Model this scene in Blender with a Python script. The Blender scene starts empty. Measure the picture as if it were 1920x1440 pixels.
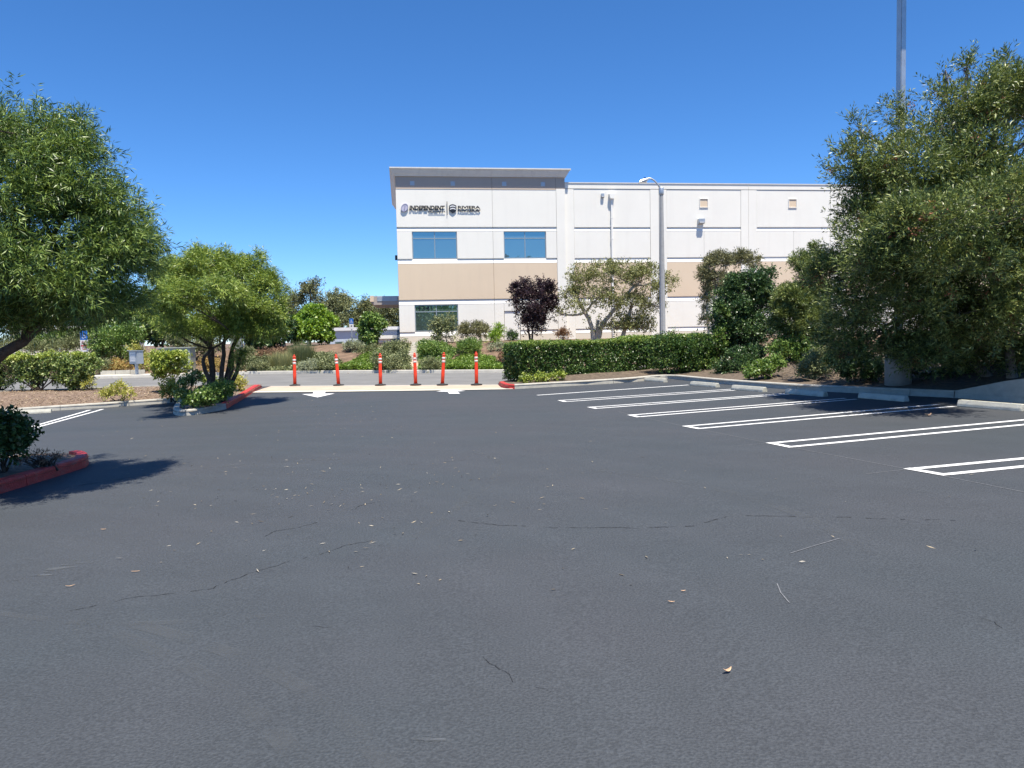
import bpy, bmesh, math, random
import numpy as np
from mathutils import Vector, Matrix

# ------------------------------------------------------------------ camera, sky, sun, exposure
SC = bpy.context.scene
COL = SC.collection
R = math.radians
F = 1442.0                                   # focal length in pixels of the 1920 px wide photograph
CAMZ = 1.62
PITCH = math.atan(87 / F)
ROLL = 0.021
fw = Vector((0, math.cos(PITCH), -math.sin(PITCH)))
r0 = Vector((1, 0, 0)); u0 = Vector((0, math.sin(PITCH), math.cos(PITCH)))
rt = r0 * math.cos(ROLL) - u0 * math.sin(ROLL)
up = u0 * math.cos(ROLL) + r0 * math.sin(ROLL)
cam_data = bpy.data.cameras.new('camera')
cam = bpy.data.objects.new('camera', cam_data); COL.objects.link(cam)
m = Matrix.Identity(4)
for i in range(3):
    m[i][0] = rt[i]; m[i][1] = up[i]; m[i][2] = -fw[i]
m[2][3] = CAMZ
cam.matrix_world = m
cam_data.sensor_width = 36.0
cam_data.lens = F / 1920 * 36.0
cam_data.clip_start = 0.05
cam_data.clip_end = 9000
SC.camera = cam

SUN_EL, SUN_AZ = R(71.0), R(155.0)           # azimuth clockwise from +Y (the view direction): behind, to the right
world = bpy.data.worlds.new('World'); SC.world = world; world.use_nodes = True
wn = world.node_tree.nodes; wl = world.node_tree.links
bg = wn['Background']
sky = wn.new('ShaderNodeTexSky'); sky.sky_type = 'NISHITA'; sky.sun_disc = False
sky.sun_elevation = SUN_EL; sky.sun_rotation = SUN_AZ
sky.altitude = 0; sky.air_density = 0.7; sky.dust_density = 0.0; sky.ozone_density = 10.0
hsv = wn.new('ShaderNodeHueSaturation'); hsv.inputs['Saturation'].default_value = 1.12
wl.new(sky.outputs[0], hsv.inputs['Color']); wl.new(hsv.outputs[0], bg.inputs[0]); bg.inputs[1].default_value = 0.123
sun_data = bpy.data.lights.new('sun', 'SUN'); sun_data.energy = 5.0; sun_data.angle = R(0.53)
sun_data.color = (1.0, 0.93, 0.81)
sun = bpy.data.objects.new('sun', sun_data); COL.objects.link(sun)
sd = Vector((math.sin(SUN_AZ) * math.cos(SUN_EL), math.cos(SUN_AZ) * math.cos(SUN_EL), math.sin(SUN_EL)))
sun.rotation_euler = sd.to_track_quat('Z', 'Y').to_euler()
sun.location = (0, -10, 40)
SC.view_settings.view_transform = 'Standard'
SC.view_settings.look = 'None'
SC.view_settings.exposure = 0.7
SC.view_settings.gamma = 1.0
SC.view_settings.use_curve_mapping = False
SC.cycles.max_bounces = 6
SC.cycles.diffuse_bounces = 3
SC.cycles.transparent_max_bounces = 8

rng = np.random.default_rng(11)
rnd = random.Random(5)

# ------------------------------------------------------------------ photograph pixel -> place
def ray(px, py):
    d = fw + rt * ((px - 960) / F) + up * ((720 - py) / F)
    return d / d.y                           # scaled so that y = depth
def sstep(a, b, x):
    t = min(1, max(0, (x - a) / (b - a))); return t * t * (3 - 2 * t)
def g(x, y):                                 # the car park leans up to the right
    x = max(-30, min(30, x))
    if x < 0: return 0.02 * x * (1 - sstep(22, 28, y))
    return 0.02 * x * (1 - sstep(29, 36, y))
def P(px, py, dz=0.0):
    d = ray(px, py); z = dz; p = None
    for _ in range(30):
        t = (z - CAMZ) / d.z
        p = Vector((d.x * t, d.y * t, z))
        z = g(p.x, p.y) + dz
    return p
def PD(px, py, Y):
    d = ray(px, py); return Vector((d.x * Y, Y, CAMZ + d.z * Y))

FARK = [P(*q) for q in ((161, 711), (290, 707.5), (380, 704), (465, 701.5), (560, 700.5), (650, 700), (800, 699.5), (960, 699))]
FARK = [Vector((-80, 37, 0)), Vector((-34, 37.3, 0))] + FARK + [Vector((3, 35.8, 0)), Vector((8, 37.8, 0)), Vector((14, 40.5, 0)), Vector((30, 47, 0)), Vector((80, 66, 0))]
fkx = np.array([p.x for p in FARK]); fky = np.array([p.y for p in FARK])
def ykerb(x): return float(np.interp(x, fkx, fky))
BCOR = PD(750, 642, 50.0)                    # front left corner of the building at the ground
BROT = R(8.0)
PADZ = BCOR.z
def wally(x): return BCOR.y + (x - BCOR.x) * math.tan(BROT)
def H(x, y):                                 # terrain
    yk = ykerb(x)
    if y < yk: return g(x, y) - 0.09
    top = max(min(wally(max(x, -14)) - 2.2, 52), yk + 4)
    pad = PADZ - 0.02 - 0.7 * sstep(-12, -26, x)
    t = (y - yk - 0.5) / (top - yk - 0.5)
    return 0.12 + (pad - 0.12) * sstep(0, 1, t)
def Hg(x, y):                                # the terrain sheet itself keeps below the street right up to the kerb
    return g(x, y) - 0.09 if y < ykerb(x) + 0.45 else H(x, y)
def S(x, y):                                 # what a plant stands on
    return H(x, y) if y >= ykerb(x) else g(x, y) + 0.13

# ------------------------------------------------------------------ mesh helpers
class MB:
    def __init__(self): self.v = []; self.f = []; self.mi = []
    def add(self, vs, fs, mi=0):
        o = len(self.v); self.v += [tuple(v) for v in vs]
        self.f += [tuple(i + o for i in f) for f in fs]; self.mi += [mi] * len(fs)
        return self
    def box(self, x0, x1, y0, y1, z0, z1, mi=0):
        vs = [(x, y, z) for z in (z0, z1) for y in (y0, y1) for x in (x0, x1)]
        return self.add(vs, [(0, 2, 3, 1), (4, 5, 7, 6), (0, 1, 5, 4), (2, 6, 7, 3), (0, 4, 6, 2), (1, 3, 7, 5)], mi)
    def tube(self, pts, rad, n=7, mi=0, caps=True):
        pts = [Vector(p) for p in pts]; o = len(self.v); k = len(pts)
        a = None
        for i, p in enumerate(pts):
            t = (pts[min(i + 1, k - 1)] - pts[max(i - 1, 0)])
            if t.length < 1e-9: t = Vector((0, 0, 1))
            t.normalize()
            if a is None: a = t.orthogonal().normalized()
            a = (a - t * a.dot(t))
            a = a.normalized() if a.length > 1e-6 else t.orthogonal().normalized()
            b = t.cross(a); r = rad[i] if hasattr(rad, '__len__') else rad
            for j in range(n):
                w = 2 * math.pi * j / n
                self.v.append(tuple(p + a * (r * math.cos(w)) + b * (r * math.sin(w))))
        for i in range(k - 1):
            for j in range(n):
                q = o + i * n; j2 = (j + 1) % n
                self.f.append((q + j, q + j2, q + n + j2, q + n + j)); self.mi.append(mi)
        if caps:
            self.f.append(tuple(o + j for j in reversed(range(n)))); self.mi.append(mi)
            self.f.append(tuple(o + (k - 1) * n + j for j in range(n))); self.mi.append(mi)
        return self
    def lathe(self, prof, n=20, mi=0):
        return self.tube([(0, 0, z) for r, z in prof], [max(r, 1e-4) for r, z in prof], n, mi)
    def prism(self, poly, z0, z1, mi=0, axis='z'):
        n = len(poly)
        def q(a, b, c): return (a, b, c) if axis == 'z' else (a, c, b)
        vs = [q(a, b, z0) for a, b in poly] + [q(a, b, z1) for a, b in poly]
        fs = [tuple(reversed(range(n))), tuple(range(n, 2 * n))] + [(i, (i + 1) % n, n + (i + 1) % n, n + i) for i in range(n)]
        return self.add(vs, fs, mi)
    def build(self, name, mats, parent=None, smooth=False, bevel=0.0):
        me = bpy.data.meshes.new(name)
        me.from_pydata(self.v, [], self.f)
        if not isinstance(mats, (list, tuple)): mats = [mats]
        for mm in mats: me.materials.append(mm)
        if len(mats) > 1: me.polygons.foreach_set('material_index', self.mi)
        bm = bmesh.new(); bm.from_mesh(me)
        bmesh.ops.recalc_face_normals(bm, faces=bm.faces)
        if bevel: bmesh.ops.bevel(bm, geom=list(bm.edges), offset=bevel, segments=2, affect='EDGES', clamp_overlap=True)
        bm.to_mesh(me); bm.free()
        if smooth: me.polygons.foreach_set('use_smooth', [True] * len(me.polygons))
        o = bpy.data.objects.new(name, me); COL.objects.link(o)
        if parent: o.parent = parent
        return o
def flat(name, vs, fs, mats, parent=None, smooth=True):       # open sheet, normals up
    me = bpy.data.meshes.new(name); me.from_pydata([tuple(v) for v in vs], [], fs)
    me.materials.append(mats)
    if smooth: me.polygons.foreach_set('use_smooth', [True] * len(me.polygons))
    o = bpy.data.objects.new(name, me); COL.objects.link(o)
    if parent: o.parent = parent
    return o
def empty(name, loc=(0, 0, 0), rz=0.0):
    o = bpy.data.objects.new(name, None); COL.objects.link(o); o.location = loc; o.rotation_euler = (0, 0, rz)
    o.empty_display_size = 0.1
    return o
def tag(o, label=None, cat=None, group=None, kind=None):
    if label: o['label'] = label
    if cat: o['category'] = cat
    if group: o['group'] = group
    if kind: o['kind'] = kind
    return o
def grid(name, xs, ys, zf, mat):
    vs = [(x, y, zf(x, y)) for y in ys for x in xs]; n = len(xs)
    fs = [(j * n + i, j * n + i + 1, (j + 1) * n + i + 1, (j + 1) * n + i) for j in range(len(ys) - 1) for i in range(n - 1)]
    return flat(name, vs, fs, mat)
def dense(pts, step):                        # resample a polyline, keeping its corners
    out = [Vector(pts[0])]
    for a, b in zip(pts, pts[1:]):
        a = Vector(a); b = Vector(b); k = max(1, int((b - a).length / step))
        out += [a.lerp(b, i / k) for i in range(1, k + 1)]
    return out
def resample(pts, n):
    pts = [Vector(p) for p in pts]; L = [0]
    for a, b in zip(pts, pts[1:]): L.append(L[-1] + (b - a).length)
    out = []
    for i in range(n):
        t = L[-1] * i / (n - 1); k = 0
        while k < len(pts) - 2 and L[k + 1] < t: k += 1
        out.append(pts[k].lerp(pts[k + 1], (t - L[k]) / max(1e-9, L[k + 1] - L[k])))
    return out

# ------------------------------------------------------------------ materials
def newmat(name):
    mt = bpy.data.materials.new(name); mt.use_nodes = True
    nt = mt.node_tree; return mt, nt, nt.nodes, nt.links, nt.nodes['Principled BSDF']
def c4(c): return (c[0], c[1], c[2], 1)
def mat(name, base, rough=0.8, var=0.12, scale=3.0, bump=0.0, bscale=60.0, metal=0.0, spec=0.5, stain=0.0, stain_col=None, stain_scale=(1, 1, 1)):
    """base colour with two octaves of uneven tone, optional stains and fine relief"""
    mt, nt, N, L, b = newmat(name)
    tc = N.new('ShaderNodeTexCoord')
    n1 = N.new('ShaderNodeTexNoise'); n1.inputs['Scale'].default_value = scale; n1.inputs['Detail'].default_value = 6; n1.inputs['Roughness'].default_value = 0.65
    L.new(tc.outputs['Object'], n1.inputs['Vector'])
    rp = N.new('ShaderNodeValToRGB')
    lo = [max(0, v * (1 - var)) for v in base]; hi = [v * (1 + var) for v in base]
    rp.color_ramp.elements[0].position = 0.3; rp.color_ramp.elements[0].color = c4(lo)
    rp.color_ramp.elements[1].position = 0.7; rp.color_ramp.elements[1].color = c4(hi)
    L.new(n1.outputs['Fac'], rp.inputs['Fac'])
    out = rp.outputs['Color']
    if stain:
        mp = N.new('ShaderNodeMapping'); mp.inputs['Scale'].default_value = stain_scale
        L.new(tc.outputs['Object'], mp.inputs['Vector'])
        n2 = N.new('ShaderNodeTexNoise'); n2.inputs['Scale'].default_value = 1.0; n2.inputs['Detail'].default_value = 8
        L.new(mp.outputs[0], n2.inputs['Vector'])
        r2 = N.new('ShaderNodeValToRGB'); r2.color_ramp.elements[0].position = 0.52; r2.color_ramp.elements[1].position = 0.75
        r2.color_ramp.elements[0].color = (0, 0, 0, 1); r2.color_ramp.elements[1].color = (stain,) * 3 + (1,)
        L.new(n2.outputs['Fac'], r2.inputs['Fac'])
        mx = N.new('ShaderNodeMixRGB'); mx.inputs['Color2'].default_value = c4(stain_col or [v * 0.5 for v in base])
        L.new(r2.outputs['Color'], mx.inputs['Fac']); L.new(out, mx.inputs['Color1']); out = mx.outputs['Color']
    L.new(out, b.inputs['Base Color'])
    b.inputs['Roughness'].default_value = rough; b.inputs['Metallic'].default_value = metal
    b.inputs['Specular IOR Level'].default_value = spec
    if bump:
        n3 = N.new('ShaderNodeTexNoise'); n3.inputs['Scale'].default_value = bscale; n3.inputs['Detail'].default_value = 3
        L.new(tc.outputs['Object'], n3.inputs['Vector'])
        bp = N.new('ShaderNodeBump'); bp.inputs['Strength'].default_value = bump; bp.inputs['Distance'].default_value = 0.02
        L.new(n3.outputs['Fac'], bp.inputs['Height']); L.new(bp.outputs[0], b.inputs['Normal'])
    return mt
LEAFGAIN = (1.45, 1.52, 1.3)
def leafmat(name, cols, pos=None, rough=0.42, trans=0.3, patch=0.35, patch_col=None, patch_scale=1.3):
    """one colour per leaf (random per island), drifting from clump to clump"""
    cols = [[min(.6, v * k) for v, k in zip(c, LEAFGAIN)] for c in cols] if max(max(c) for c in cols) < .5 else cols; rough += 0.05; trans *= 0.6
    mt, nt, N, L, b = newmat(name)
    ge = N.new('ShaderNodeNewGeometry'); tc = N.new('ShaderNodeTexCoord')
    nz = N.new('ShaderNodeTexNoise'); nz.inputs['Scale'].default_value = patch_scale; nz.inputs['Detail'].default_value = 3
    L.new(tc.outputs['Object'], nz.inputs['Vector'])
    ma = N.new('ShaderNodeMath'); ma.operation = 'MULTIPLY_ADD'; ma.inputs[1].default_value = patch * 2.2; ma.inputs[2].default_value = -patch * 1.1
    L.new(nz.outputs['Fac'], ma.inputs[0])
    ad = N.new('ShaderNodeMath'); ad.operation = 'ADD'; ad.use_clamp = True
    L.new(ge.outputs['Random Per Island'], ad.inputs[0]); L.new(ma.outputs[0], ad.inputs[1])
    rp = N.new('ShaderNodeValToRGB'); el = rp.color_ramp.elements
    pos = pos or [i / (len(cols) - 1) for i in range(len(cols))]
    while len(el) < len(cols): el.new(0.5)
    for e, p_, c in zip(el, pos, cols): e.position = p_; e.color = c4(c)
    L.new(ad.outputs[0], rp.inputs['Fac'])
    L.new(rp.outputs['Color'], b.inputs['Base Color'])
    b.inputs['Roughness'].default_value = rough; b.inputs['Specular IOR Level'].default_value = 0.45
    tr = N.new('ShaderNodeBsdfTranslucent')
    hs = N.new('ShaderNodeHueSaturation'); hs.inputs['Value'].default_value = 1.5; hs.inputs['Saturation'].default_value = 1.1
    hs.inputs['Hue'].default_value = 0.485
    L.new(rp.outputs['Color'], hs.inputs['Color']); L.new(hs.outputs[0], tr.inputs['Color'])
    ms = N.new('ShaderNodeMixShader'); ms.inputs[0].default_value = trans
    L.new(b.outputs[0], ms.inputs[1]); L.new(tr.outputs[0], ms.inputs[2])
    L.new(ms.outputs[0], N['Material Output'].inputs['Surface'])
    return mt

def asphalt_new():
    mt, nt, N, L, b = newmat('sealed_asphalt')
    tc = N.new('ShaderNodeTexCoord')
    big = N.new('ShaderNodeTexNoise'); big.inputs['Scale'].default_value = 0.35; big.inputs['Detail'].default_value = 3
    L.new(tc.outputs['Object'], big.inputs['Vector'])
    rp = N.new('ShaderNodeValToRGB'); e = rp.color_ramp.elements
    e[0].position = 0.32; e[0].color = (0.0475, 0.056, 0.063, 1); e[1].position = 0.68; e[1].color = (0.056, 0.06, 0.067, 1)
    L.new(big.outputs['Fac'], rp.inputs['Fac'])
    # squeegee bands, long and faint
    mp = N.new('ShaderNodeMapping'); mp.inputs['Rotation'].default_value = (0, 0, R(38)); mp.inputs['Scale'].default_value = (0.12, 1.6, 1)
    L.new(tc.outputs['Object'], mp.inputs['Vector'])
    bn = N.new('ShaderNodeTexNoise'); bn.inputs['Scale'].default_value = 1.0; bn.inputs['Detail'].default_value = 4; bn.inputs['Distortion'].default_value = 0.4
    L.new(mp.outputs[0], bn.inputs['Vector'])
    r2 = N.new('ShaderNodeValToRGB'); r2.color_ramp.elements[0].position = 0.35; r2.color_ramp.elements[0].color = (0.965, 0.965, 0.965, 1)
    r2.color_ramp.elements[1].position = 0.7; r2.color_ramp.elements[1].color = (1.05, 1.05, 1.05, 1)
    L.new(bn.outputs['Fac'], r2.inputs['Fac'])
    mul = N.new('ShaderNodeMixRGB'); mul.blend_type = 'MULTIPLY'; mul.inputs['Fac'].default_value = 1
    L.new(rp.outputs['Color'], mul.inputs['Color1']); L.new(r2.outputs['Color'], mul.inputs['Color2'])
    # pale worn stone tips
    vo = N.new('ShaderNodeTexNoise'); vo.inputs['Scale'].default_value = 70; vo.inputs['Detail'].default_value = 4
    L.new(tc.outputs['Object'], vo.inputs['Vector'])
    r3 = N.new('ShaderNodeValToRGB'); r3.color_ramp.elements[0].position = 0.35; r3.color_ramp.elements[0].color = (0.74, 0.74, 0.74, 1)
    r3.color_ramp.elements[1].position = 0.72; r3.color_ramp.elements[1].color = (1.3, 1.3, 1.3, 1)
    L.new(vo.outputs['Fac'], r3.inputs['Fac'])
    m2 = N.new('ShaderNodeMixRGB'); m2.blend_type = 'MULTIPLY'; m2.inputs['Fac'].default_value = 1
    L.new(mul.outputs['Color'], m2.inputs['Color1']); L.new(r3.outputs['Color'], m2.inputs['Color2'])
    # wide arcs left by the squeegee and by turning tyres
    mp3 = N.new('ShaderNodeMapping'); mp3.inputs['Location'].default_value = (7.5, -1.5, 0); mp3.inputs['Scale'].default_value = (1, 1, 0)
    L.new(tc.outputs['Object'], mp3.inputs['Vector'])
    wv = N.new('ShaderNodeTexWave'); wv.wave_type = 'RINGS'; wv.rings_direction = 'Z'; wv.inputs['Scale'].default_value = 0.33; wv.inputs['Distortion'].default_value = 3.0
    wv.inputs['Detail'].default_value = 3; wv.inputs['Detail Scale'].default_value = 0.7
    L.new(mp3.outputs[0], wv.inputs['Vector'])
    r4 = N.new('ShaderNodeValToRGB'); r4.color_ramp.elements[0].position = 0.55; r4.color_ramp.elements[0].color = (1, 1, 1, 1); r4.color_ramp.elements[1].position = 1.0; r4.color_ramp.elements[1].color = (1.045, 1.045, 1.047, 1)
    L.new(wv.outputs['Fac'], r4.inputs['Fac'])
    m3 = N.new('ShaderNodeMixRGB'); m3.blend_type = 'MULTIPLY'; m3.inputs['Fac'].default_value = 1
    L.new(m2.outputs['Color'], m3.inputs['Color1']); L.new(r4.outputs['Color'], m3.inputs['Color2'])
    co = N.new('ShaderNodeTexNoise'); co.inputs['Scale'].default_value = 4.5; co.inputs['Detail'].default_value = 6; co.inputs['Roughness'].default_value = 0.7
    L.new(tc.outputs['Object'], co.inputs['Vector'])
    r5 = N.new('ShaderNodeValToRGB'); r5.color_ramp.elements[0].position = 0.3; r5.color_ramp.elements[0].color = (0.955, 0.955, 0.955, 1); r5.color_ramp.elements[1].position = 0.72; r5.color_ramp.elements[1].color = (1.035, 1.035, 1.035, 1)
    L.new(co.outputs['Fac'], r5.inputs['Fac'])
    m4 = N.new('ShaderNodeMixRGB'); m4.blend_type = 'MULTIPLY'; m4.inputs['Fac'].default_value = 1
    L.new(m3.outputs['Color'], m4.inputs['Color1']); L.new(r5.outputs['Color'], m4.inputs['Color2'])
    L.new(m4.outputs['Color'], b.inputs['Base Color'])
    b.inputs['Roughness'].default_value = 0.72; b.inputs['Specular IOR Level'].default_value = 0.42
    bp = N.new('ShaderNodeBump'); bp.inputs['Strength'].default_value = 0.7; bp.inputs['Distance'].default_value = 0.014
    L.new(vo.outputs['Fac'], bp.inputs['Height']); L.new(bp.outputs[0], b.inputs['Normal'])
    return mt
def paint(name, base, holes=0.5, rough=0.6):                 # road paint, worn through in spots
    mt, nt, N, L, b = newmat(name)
    tc = N.new('ShaderNodeTexCoord'); nz = N.new('ShaderNodeTexNoise'); nz.inputs['Scale'].default_value = 38; nz.inputs['Detail'].default_value = 5
    L.new(tc.outputs['Object'], nz.inputs['Vector'])
    rp = N.new('ShaderNodeValToRGB'); e = rp.color_ramp.elements
    e[0].position = 0.2 * holes + 0.12; e[0].color = c4([v * 0.45 for v in base]); e[1].position = 0.2 * holes + 0.28; e[1].color = c4(base)
    L.new(nz.outputs['Fac'], rp.inputs['Fac']); L.new(rp.outputs['Color'], b.inputs['Base Color'])
    b.inputs['Roughness'].default_value = rough
    return mt

M = {}
M['asphalt'] = asphalt_new()
M['street'] = mat('street_asphalt', (0.175, 0.172, 0.165), 0.85, 0.15, 0.8, 0.25, 90, stain=0.35, stain_col=(0.12, 0.12, 0.118), stain_scale=(0.12, 1.3, 1))
M['ground'] = mat('bare_ground', (0.16, 0.105, 0.07), 0.95, 0.5, 2.2, 0.9, 14)
M['mulch'] = mat('mulch', (0.2, 0.14, 0.1), 0.95, 0.55, 9.0, 1.0, 40, stain=0.6, stain_col=(0.24, 0.19, 0.15), stain_scale=(1.2, 1.2, 1.2))
M['drymulch'] = mat('dry_mulch', (0.125, 0.095, 0.068), 0.95, 0.55, 9.0, 1.0, 40)
M['kerb'] = mat('kerb_concrete', (0.46, 0.44, 0.38), 0.85, 0.14, 5.0, 0.35, 70, stain=0.5, stain_col=(0.27, 0.26, 0.24), stain_scale=(3, 3, 9))
M['stop'] = mat('wheel_stop_concrete', (0.5, 0.49, 0.42), 0.85, 0.16, 6.0, 0.4, 70, stain=0.5, stain_col=(0.3, 0.29, 0.26), stain_scale=(4, 4, 9))
M['redkerb'] = mat('red_kerb_paint', (0.5, 0.04, 0.034), 0.6, 0.3, 7.0, 0.5, 50, stain=0.75, stain_col=(0.3, 0.12, 0.1), stain_scale=(6, 6, 14))
M['apron'] = mat('apron_concrete', (0.5, 0.385, 0.29), 0.85, 0.14, 1.5, 0.25, 60, stain=0.4, stain_col=(0.52, 0.44, 0.36), stain_scale=(0.8, 3, 1))
M['walk'] = mat('pale_concrete', (0.55, 0.52, 0.45), 0.85, 0.12, 2.5, 0.25, 60)
M['white'] = paint('white_road_paint', (0.8, 0.8, 0.79), 0.85)
M['chalk'] = mat('chalk_line', (0.16, 0.165, 0.175), 0.9, 0.3, 20)
M['scuff'] = mat('grey_scrape', (0.066, 0.074, 0.082), 0.9, 0.3, 12, 0.6, 60)
def scuffmat(name='grey_scrape', amount=1.0, sc=(4, 26, 1), lo=0.5):
    mt, nt, N, L, b = newmat(name)
    b.inputs['Base Color'].default_value = (0.105, 0.115, 0.125, 1); b.inputs['Roughness'].default_value = 0.9
    tc = N.new('ShaderNodeTexCoord'); mp = N.new('ShaderNodeMapping'); mp.inputs['Rotation'].default_value = (0, 0, R(-35)); mp.inputs['Scale'].default_value = sc
    nz = N.new('ShaderNodeTexNoise'); nz.inputs['Detail'].default_value = 6; nz.inputs['Scale'].default_value = 1.0
    L.new(tc.outputs['Object'], mp.inputs['Vector']); L.new(mp.outputs[0], nz.inputs['Vector'])
    rp = N.new('ShaderNodeValToRGB'); rp.color_ramp.elements[0].position = lo; rp.color_ramp.elements[1].position = lo + 0.22; rp.color_ramp.elements[1].color = (amount,) * 3 + (1,)
    L.new(nz.outputs['Fac'], rp.inputs['Fac']); L.new(rp.outputs['Color'], b.inputs['Alpha'])
    return mt
M['scuff'] = scuffmat()
M['tyre'] = scuffmat('dusty_tyre_mark', 0.3, (3, 3, 1), 0.4)
M['crack'] = mat('crack_dark', (0.02, 0.021, 0.023), 0.95, 0.3, 40)
M['wall'] = mat('white_wall_paint', (0.86, 0.832, 0.752), 0.85, 0.025, 0.5, 0.06, 160, stain=0.12, stain_col=(0.6, 0.57, 0.52), stain_scale=(2.6, 2.6, 0.16))
M['wallband'] = mat('white_band_paint', (0.85, 0.83, 0.77), 0.85, 0.02, 0.6, 0.06, 160)
M['tan'] = mat('tan_wall_paint', (0.73, 0.585, 0.425), 0.85, 0.025, 0.5, 0.06, 160, stain=0.14, stain_col=(0.52, 0.41, 0.32), stain_scale=(2.2, 2.2, 0.2))
M['taupe'] = mat('taupe_wall_paint', (0.4, 0.35, 0.31), 0.85, 0.04, 0.5, 0.05, 160)
M['cornice'] = mat('cornice_paint', (0.7, 0.69, 0.66), 0.8, 0.05, 2.0, 0.05, 100, stain=0.3, stain_col=(0.5, 0.48, 0.45), stain_scale=(5, 5, 0.6))
M['base'] = mat('cream_base_paint', (0.72, 0.66, 0.55), 0.85, 0.04, 0.8)
M['joint'] = mat('joint_shadow_grey', (0.3, 0.3, 0.3), 0.9, 0.1, 3)
M['metalbox'] = mat('painted_metal', (0.42, 0.46, 0.5), 0.4, 0.06, 4, metal=0.4)
M['galv'] = mat('galvanised_steel', (0.46, 0.49, 0.52), 0.42, 0.1, 5, metal=0.6)
M['polecon'] = mat('pole_concrete', (0.36, 0.355, 0.345), 0.75, 0.12, 7, 0.3, 90)
M['frame'] = mat('window_frame_aluminium', (0.4, 0.44, 0.44), 0.4, 0.05, 4, metal=0.5)
M['dark'] = mat('dark_plastic', (0.022, 0.022, 0.025), 0.55, 0.2, 8)
M['lens'] = mat('lamp_lens', (0.55, 0.56, 0.55), 0.25, 0.05, 8)
M['signblack'] = mat('black_sign_letter', (0.015, 0.016, 0.02), 0.4, 0.1, 6)
M['lilac'] = mat('lilac_sign_face', (0.5, 0.49, 0.6), 0.45, 0.06, 6)
M['lilac2'] = mat('lilac_sign_dark', (0.29, 0.28, 0.38), 0.5, 0.06, 6)
M['post'] = mat('orange_post_plastic', (0.83, 0.055, 0.018), 0.45, 0.1, 6, stain=0.35, stain_col=(0.5, 0.06, 0.03), stain_scale=(6, 6, 3))
M['reflect'] = mat('reflective_band', (0.6, 0.54, 0.53), 0.35, 0.08, 30)
M['rubber'] = mat('black_rubber', (0.02, 0.02, 0.021), 0.8, 0.3, 20)
M['blue'] = mat('blue_sign_paint', (0.02, 0.14, 0.5), 0.4, 0.1, 8)
M['signwhite'] = mat('white_sign_paint', (0.75, 0.75, 0.75), 0.45, 0.05, 8)
M['signred'] = mat('red_sign_print', (0.55, 0.05, 0.07), 0.45, 0.1, 8)
M['cabinet'] = mat('green_grey_cabinet', (0.33, 0.36, 0.31), 0.5, 0.12, 3, stain=0.3, stain_col=(0.25, 0.25, 0.22), stain_scale=(3, 3, 1))
M['bark'] = mat('dark_bark', (0.075, 0.055, 0.042), 0.9, 0.45, 14, 0.9, 30)
M['barkgrey'] = mat('grey_bark', (0.27, 0.245, 0.21), 0.9, 0.35, 12, 0.7, 40)
M['barkpale'] = mat('pale_bark', (0.42, 0.38, 0.31), 0.9, 0.3, 12, 0.7, 40)
M['twig'] = mat('dry_twig', (0.24, 0.185, 0.135), 0.9, 0.4, 20)
M['bluewall'] = mat('pale_blue_wall', (0.5, 0.57, 0.66), 0.6, 0.05, 1)

def glass(name, col, f0):
    mt, nt, N, L, b = newmat(name)
    b.inputs['Base Color'].default_value = c4(col); b.inputs['Roughness'].default_value = 0.02
    b.inputs['Metallic'].default_value = f0
    tc = N.new('ShaderNodeTexCoord'); nz = N.new('ShaderNodeTexNoise'); nz.inputs['Scale'].default_value = 0.7; nz.inputs['Detail'].default_value = 1
    L.new(tc.outputs['Object'], nz.inputs['Vector'])
    bp = N.new('ShaderNodeBump'); bp.inputs['Strength'].default_value = 0.06; bp.inputs['Distance'].default_value = 0.05
    L.new(nz.outputs['Fac'], bp.inputs['Height']); L.new(bp.outputs[0], b.inputs['Normal'])
    return mt
M['glass'] = glass('tinted_glass', (0.28, 0.4, 0.4), 0.85)

# ------------------------------------------------------------------ ground, car park, street, kerbs
from mathutils.geometry import delaunay_2d_cdt
xs = [-4000, -1500, -600, -250, -140] + list(np.arange(-90, 91, 1.5)) + [140, 250, 600, 1500, 4000]
ys = [-4000, -1500, -500, -150, -60] + list(np.arange(-30, 34, 2.0)) + list(np.arange(34, 54, 0.4)) + list(np.arange(54, 90, 3.0)) + [120, 200, 400, 900, 2000, 5000]
tag(grid('ground', xs, ys, lambda x, y: Hg(x, y) if y < 400 else H(x, 100) - 2, M['ground']), kind='structure')
lot = tag(grid('parking_lot', list(np.arange(-48, 49, 1.5)), list(np.arange(-36, 29.1, 1.0)), lambda x, y: g(x, y), M['asphalt']), kind='structure')
NEAR = [Vector((-80, 40, 0)), Vector((-40, 34.5, 0))] + [P(250, 729.5), P(400, 727), P(520, 724.5), P(700, 723.3), P(955, 722)]
NEAR += [Vector((2.2, 27.2, 0)), Vector((6.5, 29.9, 0)), Vector((12, 32.6, 0)), Vector((30, 40, 0)), Vector((80, 60, 0))]
a = resample(NEAR, 90); b_ = resample(FARK, 90)
sv = []
for p, q in zip(a, b_):
    for t in (0, .25, .5, .75, 1.03):
        w = p.lerp(q, t); sv.append((w.x, w.y, g(w.x, w.y) + 0.006))
sf = [(i * 5 + j, (i + 1) * 5 + j, (i + 1) * 5 + j + 1, i * 5 + j + 1) for i in range(89) for j in range(4)]
sf = [tuple(reversed(f)) for f in sf] if False else sf
tag(flat('street', sv, sf, M['street']), kind='structure')

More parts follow.
